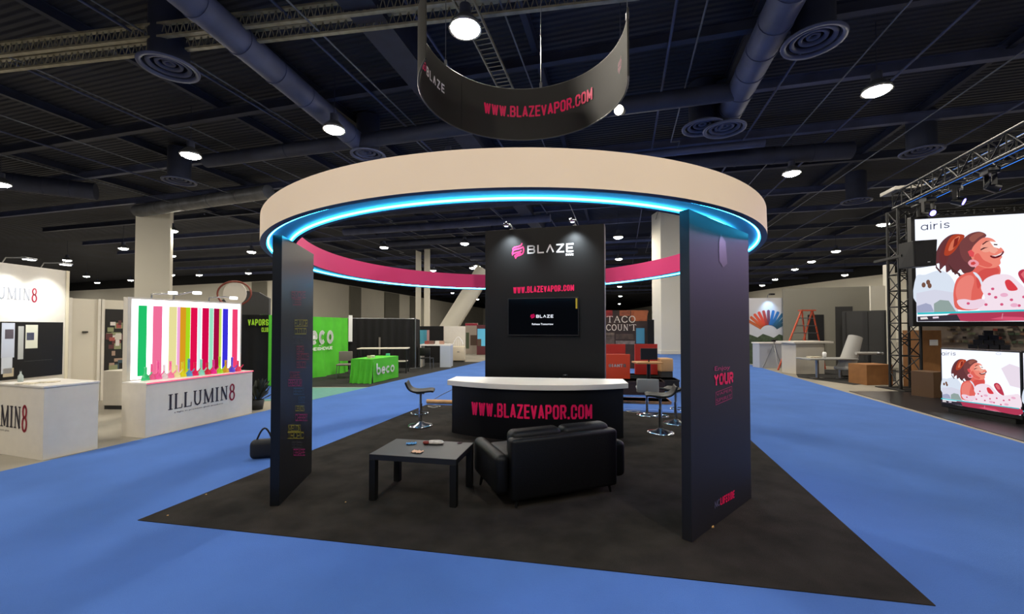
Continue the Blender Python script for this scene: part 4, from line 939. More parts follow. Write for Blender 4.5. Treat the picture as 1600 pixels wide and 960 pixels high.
MB().add([(x, y, z) for y in (0, .1) for x, z in ((-.6, 0), (.85, 0), (.85, 2.56), (.55, 2.74), (.2, 2.78), (-.2, 2.66), (-.6, 2.46))], [tuple(range(7)), tuple(range(13, 6, -1))]+[(i, (i+1) % 7, 7+(i+1) % 7, 7+i) for i in range(7)]).build('panel', mat('grey_arch', '4a4a4a', rough=.8), t)
# plant by the counter end
p = G(402, 640); t = thing('potted_plant', 'small dark leafy plant at the end of the striped counter', 'plant', (p.x, p.y, 0))
MB().lathe([(0, 0), (.1, 0), (.13, .2), (.11, .2)], n=14).build('pot', DGREY, t)
m = MB(); random.seed(5)
for i in range(50):
    a = random.random()*2*PI; r0 = .03; r1 = random.uniform(.08, .22); z = random.uniform(.25, .62); c, s = math.cos(a), math.sin(a)
    m.add([(r0*c, r0*s, .18), (r1*c-.03*s, r1*s+.03*c, z), (r1*1.25*c, r1*1.25*s, z+.05), (r1*c+.03*s, r1*s-.03*c, z)], [(0, 1, 2, 3)])
m.build('foliage', mat('dark_leaf', '2c3020', rough=.6), t)

# ================================================================== FAR CENTRE
def panelbox(px0, px1, y0, y1, depth, m, name, label, cat, th=.06, depth2=None, floor=True):
    a = D(px0, 500, depth); b = D(px1, 500, depth2 or depth); Fb = Face(a, b)
    z1 = Fb.at(px0, y0)[1]; z0 = 0.0 if floor else Fb.at(px0, y1)[1]
    t = Fb.root(name, label, cat); MB().box(0, Fb.w, 0, th, z0, z1).build('board', m, t); return t, Fb, z0, z1
t, Fb, z0, z1 = panelbox(656, 693, 510, 560, 20, DRAPE, 'drape_wall', 'small black booth back wall beyond the drapes', 'drape')
m = MB(); a, b = Fb.at(656, 540), Fb.at(669, 516); m.use(mat('print_aqua', '4a9ab0')).rect(a[0], a[1], b[0], b[1], -.01); a, b = Fb.at(667, 541), Fb.at(671, 516); m.use(mat('print_rose', 'b08a88')).rect(a[0], a[1], b[0], b[1], -.012); m.build('poster', INK, t)
panelbox(693, 727, 510, 560, 21, BWHITE, 'display_board', 'cream booth panel next to the small black back wall', 'board')
t, Fb, z0, z1 = panelbox(727, 747, 505, 560, 27, mat('print_stone', 'a89c90'), 'banner', 'stone coloured banner left of the tower wall, beyond cream panel', 'banner')
m = MB(); a, b = Fb.at(728, 545), Fb.at(733, 520); m.use(mat('print_olive', '4d5a40')).rect(a[0], a[1], b[0], b[1], -.01); a, b = Fb.at(735, 540), Fb.at(745, 524); m.use(mat('print_brown', '5a4638')).rect(a[0], a[1], b[0], b[1], -.012); a, b = Fb.at(727, 509), Fb.at(746, 505.5); m.use(REDINK).rect(a[0], a[1], b[0], b[1], -.012); m.build('print', INK, t)
t, Fb, z0, z1 = panelbox(745, 766, 508, 560, 26, mat('print_dred', '5c2028'), 'banner', 'blue and dark red banner touching the tower wall', 'banner')
m = MB(); a, b = Fb.at(746, 541), Fb.at(765, 514); m.use(mat('screen_blue', '5ab0d0', emit=.3)).rect(a[0], a[1], b[0], b[1], -.01); a, b = Fb.at(746, 541), Fb.at(752, 530); m.use(mat('print_brown', '5a4638')).rect(a[0], a[1], b[0], b[1], -.012); m.build('print', INK, t)
# white desk with goods, black chair, cabinet
p = G(656, 574.5); q = G(704, 574.5); t = thing('white_desk', 'white desk with small goods beyond the black drapes', 'desk', p, 0)
L = (q-p).length
MB().box(0, L, 0, .7, .92, .98).build('worktop', WHITE, t); MB().box(L-.45, L, 0, .7, 0, .92).build('side_cabinet', mat('pale_blue_grey', 'b0b8c4'), t); MB().box(0, .05, 0, .7, 0, .92).build('side_panel', BWHITE, t)
for i, (x, hx, lb) in enumerate(((.25, '8a4038', 'red'), (.45, '705048', 'brown'), (.7, 'd8d0c8', 'white'), (.88, 'b08878', 'rose'))):
    o = MB().box(-.1, .1, -.08, .08, 0, .14).build('goods_box', mat('goods_'+hx, hx), bevel=.005); o.location = p+Vector((x, .3, .98)); tag(o, 'small %s box on the far white desk' % lb, 'box')
side_chair(667, 577, 3.0, 'black chair in front of the far white desk', BLKP, z=0)
p = G(706, 566.5); t = thing('storage_case', 'cream storage case right of the far white desk', 'case', p, 0)
MB().box(0, .62, 0, .5, .06, .78).build('body', mat('case_cream', 'c9bda6'), t, bevel=.05, seg=3); MB().box(.05, .57, .05, .45, 0, .06).build('base', DGREY, t); MB().box(.25, .37, -.02, 0, .5, .53).build('handle', STEEL, t)
p = G(706, 566.5); t = thing('wire_rack', 'white arched wire rack standing on the cream case', 'rack', p+Vector((0, 0, .78)), 0)
MB().tube([(.03+.5*i/12, .2, .1+.35*math.sin(PI*i/12)) for i in range(13)], .015, 6).build('frame', WHITEV, t)
for i in range(5): MB().cyl((.08+.1*i, .2, 0), (.08+.1*i, .2, .3), .01, 5).build('bar', WHITEV, t)
# taco board and red boards right of the tower
p0_ = D(940, 500, 17.5); p1_ = D(1012, 500, 17.0); Fo = Face(p0_, p1_)
t = Fo.root('menu_board', 'large brown photo board with big white words, right of the tower wall', 'board')
Z1 = Fo.at(975, 485)[1]; Z0 = Fo.at(975, 538)[1]
MB().box(0, Fo.w, 0, .08, 0, Z1).build('board', mat('board_brown', '33211a', noise=.5, nscale=3), t)
m = MB(); random.seed(11)
for (x0, y0, x1, y1, hx) in ((940, 496, 957, 485, '8a1c18'), (968, 494, 985, 485, '8e4a2a'), (986, 502, 1011, 485, 'a4562c'), (940, 538, 960, 524, '584a40'), (962, 530, 990, 522, '4a3a30'), (944, 526, 960, 520, '6a5a4c'), (962, 538, 992, 533, '7d7068')):
    a, b = Fo.at(x0, y0), Fo.at(x1, y1); m.use(mat('print_'+hx, hx, noise=.4, nscale=6)).rect(a[0], a[1], b[0], b[1], -.006)
    m.build('photo_patch', INK, t); m = MB()
for i in range(10):
    a = Fo.at(988+i*2.2, 500); b = Fo.at(992+i*2.2, 486); m.use(mat('print_rust', 'b4643a')).flat([a, (a[0]+.04, a[1]), (b[0]+.04, b[1]), b], -.008)
m.build('photo_print', INK, t)
m = MB(); a = Fo.at(948, 504); b = Fo.at(993, 495); serif_glyphs(m, 'TACO', a[0], a[1], b[0]-a[0], b[1]-a[1]+.02, y=-.012)
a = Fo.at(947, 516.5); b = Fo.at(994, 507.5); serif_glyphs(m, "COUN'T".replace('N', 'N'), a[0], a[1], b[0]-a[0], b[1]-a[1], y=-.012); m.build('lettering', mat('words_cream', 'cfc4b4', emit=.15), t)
m = MB(); a, b = Fo.at(994, 537), Fo.at(1007, 513); m.use(mat('screen_teal', '3a7a94', emit=.2)).rect(a[0], a[1], b[0], b[1], -.02); m.build('small_screen', INK, t)
panelbox(1012, 1022, 500, 540, 16.8, UPPER, 'door_panel', 'narrow black panel beside the brown photo board', 'panel')
panelbox(946, 977, 538, 560, 13.5, RED, 'red_board', 'dull red board behind the orange one', 'board')
t, Fb, z0, z1 = panelbox(946, 984, 554, 600, 11, ORANGE, 'red_board', 'bright orange red board with pale word, right of the counter', 'board')
m = MB(); a, b = Fb.at(951, 574), Fb.at(978, 569); block_text(m, 'GIANTS', quad_fn((a[0], a[1]), (b[0], a[1]), (b[0], b[1]), (a[0], b[1]), -.006), b[0]-a[0], b[1]-a[1], .24); m.build('lettering', mat('words_grey', 'c8c0bc'), t)
panelbox(992, 1027, 538, 566, 12, RED, 'red_board', 'red board behind the black monitor', 'board')
p = D(1014, 500, 11); t = thing('computer_monitor', 'black monitor on a small wooden table, in front of a red board', 'monitor', (p.x, p.y, .79))
MB().box(-.22, .22, 0, .04, .06, .36).build('screen', BLKP, t, bevel=.005); MB().cyl((0, .03, 0), (0, .03, .1), .02, 8).build('stand', BLKP, t)
t = thing('pedestal_table', 'small wooden pedestal table under the black monitor', 'table', (p.x, p.y, 0))
MB().box(-.38, .3, -.2, .3, .75, .79).build('tabletop', WOOD, t, bevel=.005); MB().cyl((0, .05, .02), (0, .05, .75), .05, 10).build('pedestal', BLKP, t); MB().lathe([(0, 0), (.25, 0), (.24, .02), (.05, .05)], n=20).build('base', BLKP, t).location = (0, .05, 0)
p = D(1037, 500, 12); t = thing('padded_cube', 'beige padded cube beside the monitor table', 'ottoman', (p.x, p.y, 0), .1)
MB().box(-.19, .19, -.2, .2, .44, .82).build('cushion', mat('beige_pad', 'c49a6a'), t, bevel=.04, seg=3); MB().box(-.17, .17, -.18, .18, 0, .44).build('base', DGREY, t)
random.seed(2)
for i, (px, py, w_, d_, h_, hx, lb) in enumerate(((1000, 618, 1.2, .7, .34, '2a1412', 'dark red folded carton stack right of the counter'), (1005, 632, 1.2, .5, .06, '9a6f4a', 'flat wooden board on the floor right of the counter'), (1040, 612, .7, .6, .3, '18120f', 'black equipment case near the right panel'),
                                                   (1000, 606, 1.0, .5, .34, '1c2a24', 'dark green crate with pale letters behind the carton stack'))):
    p = G(px, py); t = thing('packing_crate', lb, 'crate', (p.x, p.y, .006), -.15)
    MB().box(-w_/2, w_/2, 0, d_, 0, h_).build('body', mat('crate_'+hx, hx, noise=.2, nscale=5), t, bevel=.01)
    MB().box(-w_/2-.01, w_/2+.01, -.01, d_+.01, h_*.86, h_).build('lid', mat('crate_'+hx, hx), t)

# ================================================================== RIGHT: GREY BOOTH, POSTER, LADDER
q0, q1 = D(1150, 500, 19.5), D(1251, 500, 19.2); Fa = Face(q0, q1)
t = Fa.root('fan_poster_wall', 'white poster wall with a fan of orange to blue tubes above green hills', 'poster wall')
zt = Fa.at(1240, 465.5)[1]
MB().box(0, Fa.w, 0, .1, 0, zt).build('wall_body', mat('poster_white', 'b9b9be', rough=.6), t)
fc = Fa.at(1201, 520); fcol = ['b0562c', 'c0522a', 'c8482a', 'c83e2c', '9c3430', '6a3a50', '1f5fa0', '24609a', '245a7c', '27546c', '2a4e60']
m = MB(); R1, R2 = .42, 1.08
for i, hx in enumerate(fcol):
    a = math.radians(146-i*11.2); d = (math.cos(a), math.sin(a)*.92)
    m.use(mat('fan_'+hx, hx)).stroke([(fc[0]+d[0]*R1, fc[1]+d[1]*R1), (fc[0]+d[0]*R2, fc[1]+d[1]*R2)], .13, -.006); m.disc(fc[0]+d[0]*R2, fc[1]+d[1]*R2, .065, y=-.007)
m.build('fan_print', INK, t)
m = MB(); pts = [(0, 0)]+[(Fa.w, 0)]+[(Fa.w-Fa.w*i/12, Fa.at(1220, 524)[1]+.1*math.sin(i*2.1)-.06*(12-i)/12) for i in range(13)]
m.use(mat('hill_print', '3c4a34', noise=.5, nscale=6)).flat([(x, z+(.75 if z == 0 else 0)*0) for x, z in pts], -.004); m.build('hill_print', INK, t)
x_, z_ = Fa.at(1200, 470); sp = thing('arm_spotlight', 'small blue-white spotlight on top of the fan poster wall', 'spotlight', Fa.p+Fa.d*x_+Vector((0, 0, zt)), Fa.rz)
MB().tube([(0, .05, 0), (0, 0, .15), (0, -.3, .15)], .015, 6).build('arm', STEEL, sp); MB().box(-.1, .1, -.42, -.28, .1, .18).build('lamp_head', BLKP, sp)
L = bpy.data.lights.new('spot_beam', 'SPOT'); L.energy = 90; L.color = (.45, .7, 1); L.spot_size = 1.5; L.spot_blend = 1; L.shadow_soft_size = .04
o = bpy.data.objects.new('spot_beam', L); C.objects.link(o); o.parent = sp; o.location = (0, -.35, .09); o.rotation_euler = (math.radians(20), 0, 0)
# reception plinth in front of the poster
p = D(1186, 500, 17.5); q = D(1240, 500, 17.5); t = thing('low_counter', 'low pale counter in front of the fan poster, behind the tripod', 'counter', (p.x, p.y, 0))
MB().box(0, q.x-p.x, 0, .5, .0, 1.02).build('body', mat('pale_counter', 'a9adb6'), t, bevel=.01); MB().box(-.03, q.x-p.x+.03, -.03, .53, 1.02, 1.07).build('worktop', WHITE, t)
p = G(1210, 577); t = thing('tripod', 'grey camera tripod in front of the fan poster', 'tripod', (p.x, p.y, 0))
for a in (.3, 2.4, 4.5): MB().cyl((.42*math.cos(a), .42*math.sin(a), .01), (0, 0, 1.05), .02, 8, .014).build('leg', STEEL, t)
MB().cyl((0, 0, .7), (0, 0, 1.15), .02, 8).build('centre_post', STEEL, t); MB().box(-.09, .09, -.06, .06, 1.12, 1.2).build('head', BLKP, t)
# grey booth walls
w0, w1 = D(1240, 500, 18.8), D(1362, 500, 17.8); Fw = Face(w0, w1)
t = Fw.root('grey_booth_wall', 'long plain grey booth wall behind the orange ladder', 'booth wall')
zz = Fw.at(1350, 448)[1]; MB().box(-.4, Fw.w, 0, .12, 0, zz).build('wall_body', WALLG, t)
a = Fw.at(1262, 500)[0]; b = Fw.at(1287, 500)[0]; MB().box(a, b, -.03, 0, 0, Fw.at(1275, 492)[1]).build('dark_doorway', UPPER, t)
a = Fw.at(1276, 500)[0]; b = Fw.at(1306, 500)[0]; MB().box(b-.02, b+.6, -.02, 0, 0, Fw.at(1275, 480)[1]).build('grey_panel', DGREY, t)
w2, w3 = D(1316, 500, 17.4), D(1384, 500, 16.3); F3 = Face(w2, w3)
t = F3.root('dark_booth_wall', 'dark charcoal double door wall left of the pale column', 'booth wall')
zz = F3.at(1384, 485)[1]; MB().box(0, F3.w, 0, .1, 0, zz).build('wall_body', DGREY, t)
for px in (1318, 1348, 1352, 1378): x = F3.at(px, 500)[0]; MB().box(x, x+.08, -.03, 0, 0, zz-.05).build('frame_post', mat('post_dark', '1d1d1e'), t)
panelbox(1361, 1384, 447, 490, 17.0, WALL, 'cream_panel', 'cream wall panel with a small red emblem beside the pale column', 'panel')
# orange stepladder
p = G(1236, 580); t = thing('stepladder', 'orange A-frame stepladder behind the white counter', 'ladder', (p.x+.66, p.y+.4, 0), -.1)
OR = mat('ladder_orange', 'b84a2c', rough=.5); dl = p.y+.4; zt = EYE+(HORIZON-486)/F_PX*dl
for sx in (-1, 1):
    MB().cyl((-.55+sx*.32-.1, -.2, 0), (sx*.2+.25, 0, zt), .035, 6).build('front_rail', OR, t)
    MB().cyl((1.15+sx*.32-.25, .5, 0), (sx*.2+.3, .05, zt), .03, 6).build('rear_rail', OR, t)
nst = 8
for i in range(1, nst):
    f = i/nst; cx = (-.65)*(1-f)+.25*f; hw = .32*(1-f)+.2*f; MB().box(cx-hw, cx+hw, -.2*(1-f)-.05, -.2*(1-f)+.05, zt*f-.015, zt*f+.015).build('step', STEEL, t)
    cx = .9*(1-f)+.3*f; MB().box(cx-hw, cx+hw, .5*(1-f), .5*(1-f)+.04, zt*f-.012, zt*f+.012).build('rear_bar', STEEL, t)
MB().box(.0, .55, -.1, .15, zt-.01, zt+.04).build('top_cap', OR, t)
# white counter
p = G(1244, 585.5); t = thing('white_counter', 'square white counter with overhanging top beside the stepladder', 'counter', (p.x, p.y, 0), .1)
zc = EYE-(534-HORIZON)/F_PX*p.y
MB().box(0, 1.12, 0, .7, 0, zc-.06).build('body', mat('counter_cream', 'c3bcae', rough=.6), t, bevel=.01); MB().box(-.15, 1.4, -.1, .8, zc-.06, zc).build('worktop', BWHITE, t)
# folding table with things
p = G(1277, 592); t = thing('grey_table', 'grey round edged table in front of the white counter', 'table', (p.x, p.y, .008), .0)
zc = EYE-(560-HORIZON)/F_PX*p.y
MB().box(-.45, 1.15, -.3, .4, zc-.05, zc).build('tabletop', mat('table_grey', '8d8e8c'), t, bevel=.02)
MB().cyl((0, .0, 0), (0, 0, zc-.05), .05, 10).build('leg', STEEL, t); MB().cyl((.85, .1, 0), (.85, .1, zc-.05), .05, 10).build('leg', STEEL, t)
for sx in (0, .85): MB().box(sx-.2, sx+.2, -.06, .06, 0, .02).build('foot', STEEL, t)
tp = Vector((p.x, p.y, .008))
o = MB().box(-.18, .18, -.1, .1, 0, .05).build('paper_stack', mat('leaflet_paper', 'cfc6b0')); o.location = tp+Vector((-.1, 0, zc)); tag(o, 'stack of white papers on the grey table', 'papers')
o = MB().lathe([(0, 0), (.05, 0), (.06, .16), (.04, .2), (0, .2)], n=12).build('white_canister', WHITEV); o.location = tp+Vector((.25, 0, zc)); tag(o, 'small white canister on the grey table', 'canister')
# tall padded chair
p = G(1335, 592); t = thing('recliner_chair', 'grey white reclining chair with tall tubular back and armrest', 'chair', (p.x, p.y, 0), 0)
dch = p.y; zt = EYE+(HORIZON-527)/F_PX*dch
GC = mat('chair_grey', 'a3a29e', rough=.6)
MB().cyl((-.28, 0, .32), (.14, .1, zt), .25, 20, .2).build('backrest', GC, t, bevel=.02)
o = MB().lathe([(.0, 0), (.14, 0), (.15, .01)], n=20).build('head_ring', mat('pad_blue', '6a8098'), t); o.location = (.155, .08, zt+.012); o.rotation_euler = (.15, .36, 0)
MB().box(-.5, .35, -.28, .28, .28, .42).build('seat', GC, t, bevel=.06, seg=3)
MB().cyl((-.2, -.32, .86), (.55, -.32, .86), .05, 12).build('armrest', GC, t); MB().lathe([(0, -.04), (.1, -.04), (.12, 0), (.1, .04), (0, .04)], n=16).build('armrest_end', STEEL, t).location = (.55, -.32, .86)
MB().cyl((0, 0, .05), (0, 0, .3), .05, 10).build('column', BLKP, t); MB().cyl((.45, -.1, .04), (.45, -.1, .84), .025, 8).build('support_post', BLKP, t)
for i in range(5): a = 2*PI*i/5+.3; MB().cyl((0, 0, .08), (.34*math.cos(a), .34*math.sin(a), .06), .025, 8).build('base_arm', BLKP, t); o = MB().cyl((-.02, 0, .03), (.02, 0, .03), .03, 10).build('caster', WHITEV, t); o.location = (.34*math.cos(a), .34*math.sin(a), 0)

# cardboard boxes near the truss tower
def carton(px, py, w_, d_, h_, rz, lb, m=CARD, z=0):
    p = G(px, py); t = thing('cardboard_box', lb, 'box', (p.x, p.y, z), rz)
    MB().box(-w_/2, w_/2, 0, d_, 0, h_-.005).build('body', m, t, bevel=.005)
    MB().box(-w_/2+.005, w_/2-.005, -.002, d_*.5-.004, h_-.005, h_).build('flap', m, t); MB().box(-w_/2+.005, w_/2-.005, d_*.5+.004, d_-.004, h_-.005, h_).build('flap', m, t)
    return t
carton(1375, 602, .85, .6, .60, .1, 'large brown cardboard box left of the truss tower')
carton(1357, 597, .35, .5, .55, -.1, 'narrow dark cardboard box beside the large one', mat('dark_card', '5a4028'))
carton(1456, 608, .62, .5, 1.62, .05, 'tall orange brown carton with a pale label, right of the truss tower')
p = G(1456, 608); MB().rect(-.05, 1.2, .2, 1.36, -.008).build('label', WHITEV, bpy.data.objects['cardboard_box.002']) if 'cardboard_box.002' in bpy.data.objects else None
carton(1470, 622, .5, .45, .62, .3, 'short brown carton beside the lower screen', mat('dark_card', '5a4028'))

# ================================================================== RIGHT: SCREEN BOOTH
TM = mat('truss_black', '08090b', rough=.5)
def box_truss(name, P, Q, wd, label, nbay, extra=None):
    P, Q = Vector(P), Vector(Q); d = (Q-P); L = d.length; d.normalize()
    a = d.orthogonal().normalized() if abs(d.z) > .9 else Vector((-d.y, d.x, 0)).normalized()
    if abs(d.z) > .9: a = Vector((math.cos(.25), -math.sin(.25), 0))
    b = d.cross(a); t = thing(name, label, 'truss', P); h = wd/2
    cor = [a*h+b*h, -a*h+b*h, -a*h-b*h, a*h-b*h]
    for c in cor: MB().cyl(c, c+d*L, .034, 8).build('chord', TM, t)
    for k in range(4):
        c0_, c1_ = cor[k], cor[(k+1) % 4]; m = MB()
        for i in range(nbay):
            s0, s1 = L*i/nbay, L*(i+1)/nbay
            m.cyl(c0_+d*s0, c1_+d*s0, .014, 6); m.cyl((c0_ if i % 2 else c1_)+d*s0, (c1_ if i % 2 else c0_)+d*s1, .014, 6)
        m.build('lacing', TM, t)
    return t, a, b, d
TP = G(1415, 609)
box_truss('truss_tower', (TP.x, TP.y, .03), (TP.x, TP.y, 4.95), .46, 'black upright lattice truss tower left of the big screen', 11)
o = MB().box(-.45, .45, -.45, .45, 0, .02).build('truss_base_plate', TM, bevel=.004); o.location = (TP.x, TP.y, .008); tag(o, 'flat black steel base plate under the truss tower', 'base plate')
TQ = G(1600, 236, 5.0); td_ = (TQ-Vector((TP.x, TP.y, 5.0))).normalized()
tA_ = Vector((TP.x, TP.y, 5.2)); tB_ = tA_+td_*6
tbeam = box_truss('truss_beam', tA_, tB_, .42, 'black lattice truss beam with blue lit edges reaching toward the viewer', 14)[0]
box_truss('truss_beam', Vector((TP.x+.3, TP.y+.0, 4.72)), Vector((TP.x+.3, TP.y, 4.72))+U*5, .3, 'thin black truss beam just above the big screen', 12)
o = MB().box(-.34, .34, -.34, .34, 0, .1).build('truss_corner_plate', mat('corner_white', '9a968e'), bevel=.01); o.location = (TP.x, TP.y, 5.43); o.rotation_euler.z = -.25; tag(o, 'pale corner block on top of the truss tower', 'corner block')
# blue LED lines on the beam and moving heads hanging from it
sd_ = Vector((-td_.y, td_.x, 0))
for k, (oz, os_, nm) in enumerate(((-.24, .2, 'lower near side'), (-.24, -.2, 'lower far side'), (.24, .2, 'upper edge'))):
    p0 = td_*.6+sd_*os_+Vector((0, 0, oz)); MB().cyl(p0, p0+td_*5, .007, 6).build('light_strip', glow('blue_line', '3a8cff', 1.2), tbeam)
for i, s_ in enumerate((1.1, 2.1, 3.1, 4.3, 5.3)):  # last two heads are added out of view to tint the right panel
    p = tA_+td_*s_+Vector((0, 0, -.24))
    t = thing('moving_head_light', 'black moving head stage light under the truss beam, %s from the tower' % ('first', 'second', 'third', 'fourth', 'fifth')[i], 'stage light', p, .6*i, 'moving head lights')
    MB().box(-.13, .13, -.1, .1, -.12, 0).build('base', BLKP, t, bevel=.01)
    for sx in (-.13, .1): MB().box(sx, sx+.03, -.04, .04, -.36, -.1).build('yoke', BLKP, t)
    hd = MB().cyl((0, .06, -.34), (0, -.12, -.42), .08, 14, .1).build('head', BLKP, t)
    MB().cyl((0, -.121, -.421), (0, -.13, -.425), .07, 14).build('lens', glow('beam_violet', '7a70ff', 8), hd)
# added violet spots stand in for the screens' light on the right panel
for i, (s_, e_) in enumerate(((4.3, 330), (5.3, 330))):
    L = bpy.data.lights.new('added_panel_beam', 'SPOT'); L.energy = e_; L.color = (.62, .42, 1); L.spot_size = math.radians(30); L.spot_blend = .9; L.shadow_soft_size = .12
    o = bpy.data.objects.new('added_panel_beam', L); C.objects.link(o); p = tA_+td_*s_+Vector((0, -.15, -.7)); o.location = p
    o.rotation_euler = (Vector((1.9, 3.7, .9))-p).to_track_quat('-Z', 'Y').to_euler()

# advert picture in unit coordinates
def advert(t, W, Z0, Z1, k=1.0, y=-.004):
    H = Z1-Z0
    def P(zx, zy): return ((zx-158)/610*W, Z1-(zy-430)/478*H)
    n = [0]
    def poly(hx, pts, s=.92, raw=False):
        n[0] += 1
        if len(pts) > 5:                                   # round the outline
            N_ = len(pts); q = []
            for i in range(N_):
                p0, p1, p2, p3 = pts[i-1], pts[i], pts[(i+1) % N_], pts[(i+2) % N_]
                for f in (0, .25, .5, .75):
                    q.append(tuple(.5*((2*p1[c])+(-p0[c]+p2[c])*f+(2*p0[c]-5*p1[c]+4*p2[c]-p3[c])*f*f+(-p0[c]+3*p1[c]-3*p2[c]+p3[c])*f**3) for c in (0, 1)))
            pts = q
        return mb.use(glow('ad_%s' % hx, hx, s*k)).flat([P(*q) for q in pts], y-.0005*n[0])
    mb = MB()
    mb.use(glow('ad_sky', 'eef2ff', 1.15*k)).rect(0, Z0, W, Z1, y)
    poly('e2ecfb', [(158, 700), (200, 690), (260, 672), (300, 690), (330, 740), (330, 800), (158, 820)])
    poly('dedff0', [(158, 775), (240, 760), (320, 775), (340, 862), (158, 868)]); poly('a9aecb', [(160, 835), (200, 822), (222, 830), (235, 862), (160, 866)]); poly('98aaa6', [(235, 825), (262, 808), (300, 812), (330, 862), (235, 864)])
    poly('f3e6f4', [(640, 560), (700, 520), (768, 540), (768, 700), (700, 690)])
    # hair knot with loose strands
    poly('6a3a3e', [(243, 640), (246, 600), (262, 560), (286, 528), (322, 508), (368, 514), (372, 550), (398, 600), (416, 660), (398, 690), (366, 688), (352, 670), (330, 694), (318, 668), (292, 682), (288, 650), (264, 670), (262, 640)])
    for pl in ([(300, 640), (322, 668), (352, 690), (350, 696), (318, 682)], [(246, 620), (252, 656), (272, 680), (266, 684), (246, 660)], [(330, 670), (352, 694), (392, 694), (380, 702), (346, 702)]): poly('54302f', pl)
    poly('6e3436', [(262, 610), (280, 560), (310, 530), (322, 560), (300, 620), (286, 650), (272, 640)])
    poly('b5442c', [(284, 600), (292, 560), (312, 522), (340, 508), (374, 517), (352, 552), (330, 584), (304, 604)]); poly('e0785a', [(302, 580), (318, 540), (344, 518), (354, 524), (336, 556), (318, 580)]); poly('8a2c24', [(330, 530), (350, 522), (340, 556), (322, 572)])
    poly('7a4444', [(352, 590), (352, 552), (372, 526), (398, 508), (432, 501), (458, 510), (464, 524), (440, 540), (418, 560), (408, 600), (402, 640), (380, 640), (362, 620)])
    poly('9a5a50', [(392, 530), (412, 512), (440, 505), (456, 514), (432, 528), (408, 548)])
    # neck, shoulder and arm
    poly('ea6a60', [(320, 800), (324, 750), (338, 712), (368, 690), (402, 680), (428, 650), (470, 640), (512, 655), (520, 690), (500, 722), (468, 745), (440, 800), (430, 850), (336, 852)])
    poly('f4877c', [(330, 780), (340, 730), (366, 704), (396, 698), (410, 720), (398, 770), (388, 830), (350, 830)]); poly('dc5550', [(420, 700), (452, 672), (505, 668), (512, 690), (480, 704), (446, 730), (424, 760)])
    # face turned up to the right
    poly('f88e7c', [(398, 610), (404, 576), (424, 550), (452, 530), (482, 533), (500, 546), (512, 566), (530, 584), (537, 600), (524, 608), (528, 620), (520, 632), (520, 650), (498, 666), (464, 668), (430, 656), (408, 636)])
    poly('fbaa96', [(440, 568), (462, 546), (490, 544), (502, 560), (490, 584), (466, 596), (444, 590)]); poly('fbb09c', [(476, 574), (500, 572), (512, 590), (496, 604), (478, 596)]); poly('ffffff', [(478, 548), (508, 552), (526, 574), (516, 582), (494, 574)], 1.0)
    poly('e8695e', [(412, 610), (430, 600), (450, 630), (486, 652), (470, 664), (436, 654), (414, 636)])
    poly('6a1822', [(478, 612), (500, 612), (520, 604), (533, 594), (532, 606), (516, 620), (496, 625), (482, 620)]); poly('fff4f4', [(484, 613), (503, 612), (530, 599), (520, 610), (500, 617)])
    poly('4a2028', [(438, 582), (452, 574), (472, 574), (456, 579), (440, 587)]); poly('5a2428', [(446, 558), (462, 546), (480, 544), (464, 551), (448, 563)]); poly('4a2028', [(494, 560), (510, 562), (508, 567), (494, 565)])
    poly('e8545a', [(384, 590), (398, 582), (412, 596), (408, 616), (392, 612)])
    poly('f6a4b0', [(384, 642), (396, 628), (416, 630), (430, 644), (422, 658), (398, 660)]); poly('d84a4a', [(396, 640), (410, 636), (418, 645), (408, 652), (396, 650)])
    # strap and dress
    poly('e8f0ff', [(404, 684), (420, 690), (438, 716), (450, 762), (444, 766), (430, 722), (412, 698)])
    poly('fdeaf6', [(436, 758), (450, 722), (484, 702), (520, 697), (560, 704), (598, 740), (622, 764), (660, 770), (712, 758), (768, 752), (768, 858), (600, 864), (450, 864), (420, 842), (432, 820), (452, 800)])
    poly('f7dcec', [(334, 812), (366, 806), (400, 812), (440, 806), (452, 826), (420, 850), (372, 852), (344, 838)])
    poly('e2424c', [(536, 740), (538, 726), (552, 722), (568, 736), (587, 764), (572, 772), (548, 768)]); poly('c23a50', [(590, 700), (596, 684), (614, 678), (634, 690), (652, 728), (662, 770), (630, 760), (604, 730)]); poly('e87078', [(600, 700), (612, 686), (628, 698), (638, 728), (618, 728)])
    for cx, cy in ((470, 785), (496, 800), (520, 832), (455, 832), (560, 812), (484, 762), (610, 800), (660, 810), (590, 838), (700, 800), (380, 826), (640, 846)): poly('dc5c84', [(cx+7*math.cos(a), cy+6*math.sin(a)) for a in [2*PI*i/8 for i in range(8)]])
    for cx, cy in ((530, 790), (570, 836), (680, 838), (730, 780)): poly('f4b8d4', [(cx+16*math.cos(a), cy+9*math.sin(a)) for a in [2*PI*i/10 for i in range(10)]])
    poly('b83c5a', [(300, 872), (500, 866), (768, 854), (768, 905), (600, 905), (330, 905)]); poly('e05878', [(470, 897), (520, 886), (600, 889), (640, 903), (560, 905)]); poly('d88aa0', [(520, 872), (524, 872), (520, 896), (516, 896)])
    poly('3a3440', [(158, 884), (250, 880), (330, 876), (345, 905), (158, 907)]); poly('f0e8e8', [(170, 888), (200, 886), (205, 896), (172, 898)]); poly('f0e0f0', [(225, 886), (250, 884), (252, 892), (226, 894)])
    poly('38c8d0', [(158, 866), (768, 852), (768, 860), (158, 875)])
    for cx, cy in ((188, 738), (208, 726), (214, 742)): poly('7a5648', [(cx+9*math.cos(a), cy+12*math.sin(a)) for a in [2*PI*i/8 for i in range(8)]])
    mb.build('advert_picture', INK, t)
    m = MB();  fn = quad_fn(P(178, 485), P(305, 478), P(305, 440), P(178, 445), y-.05)
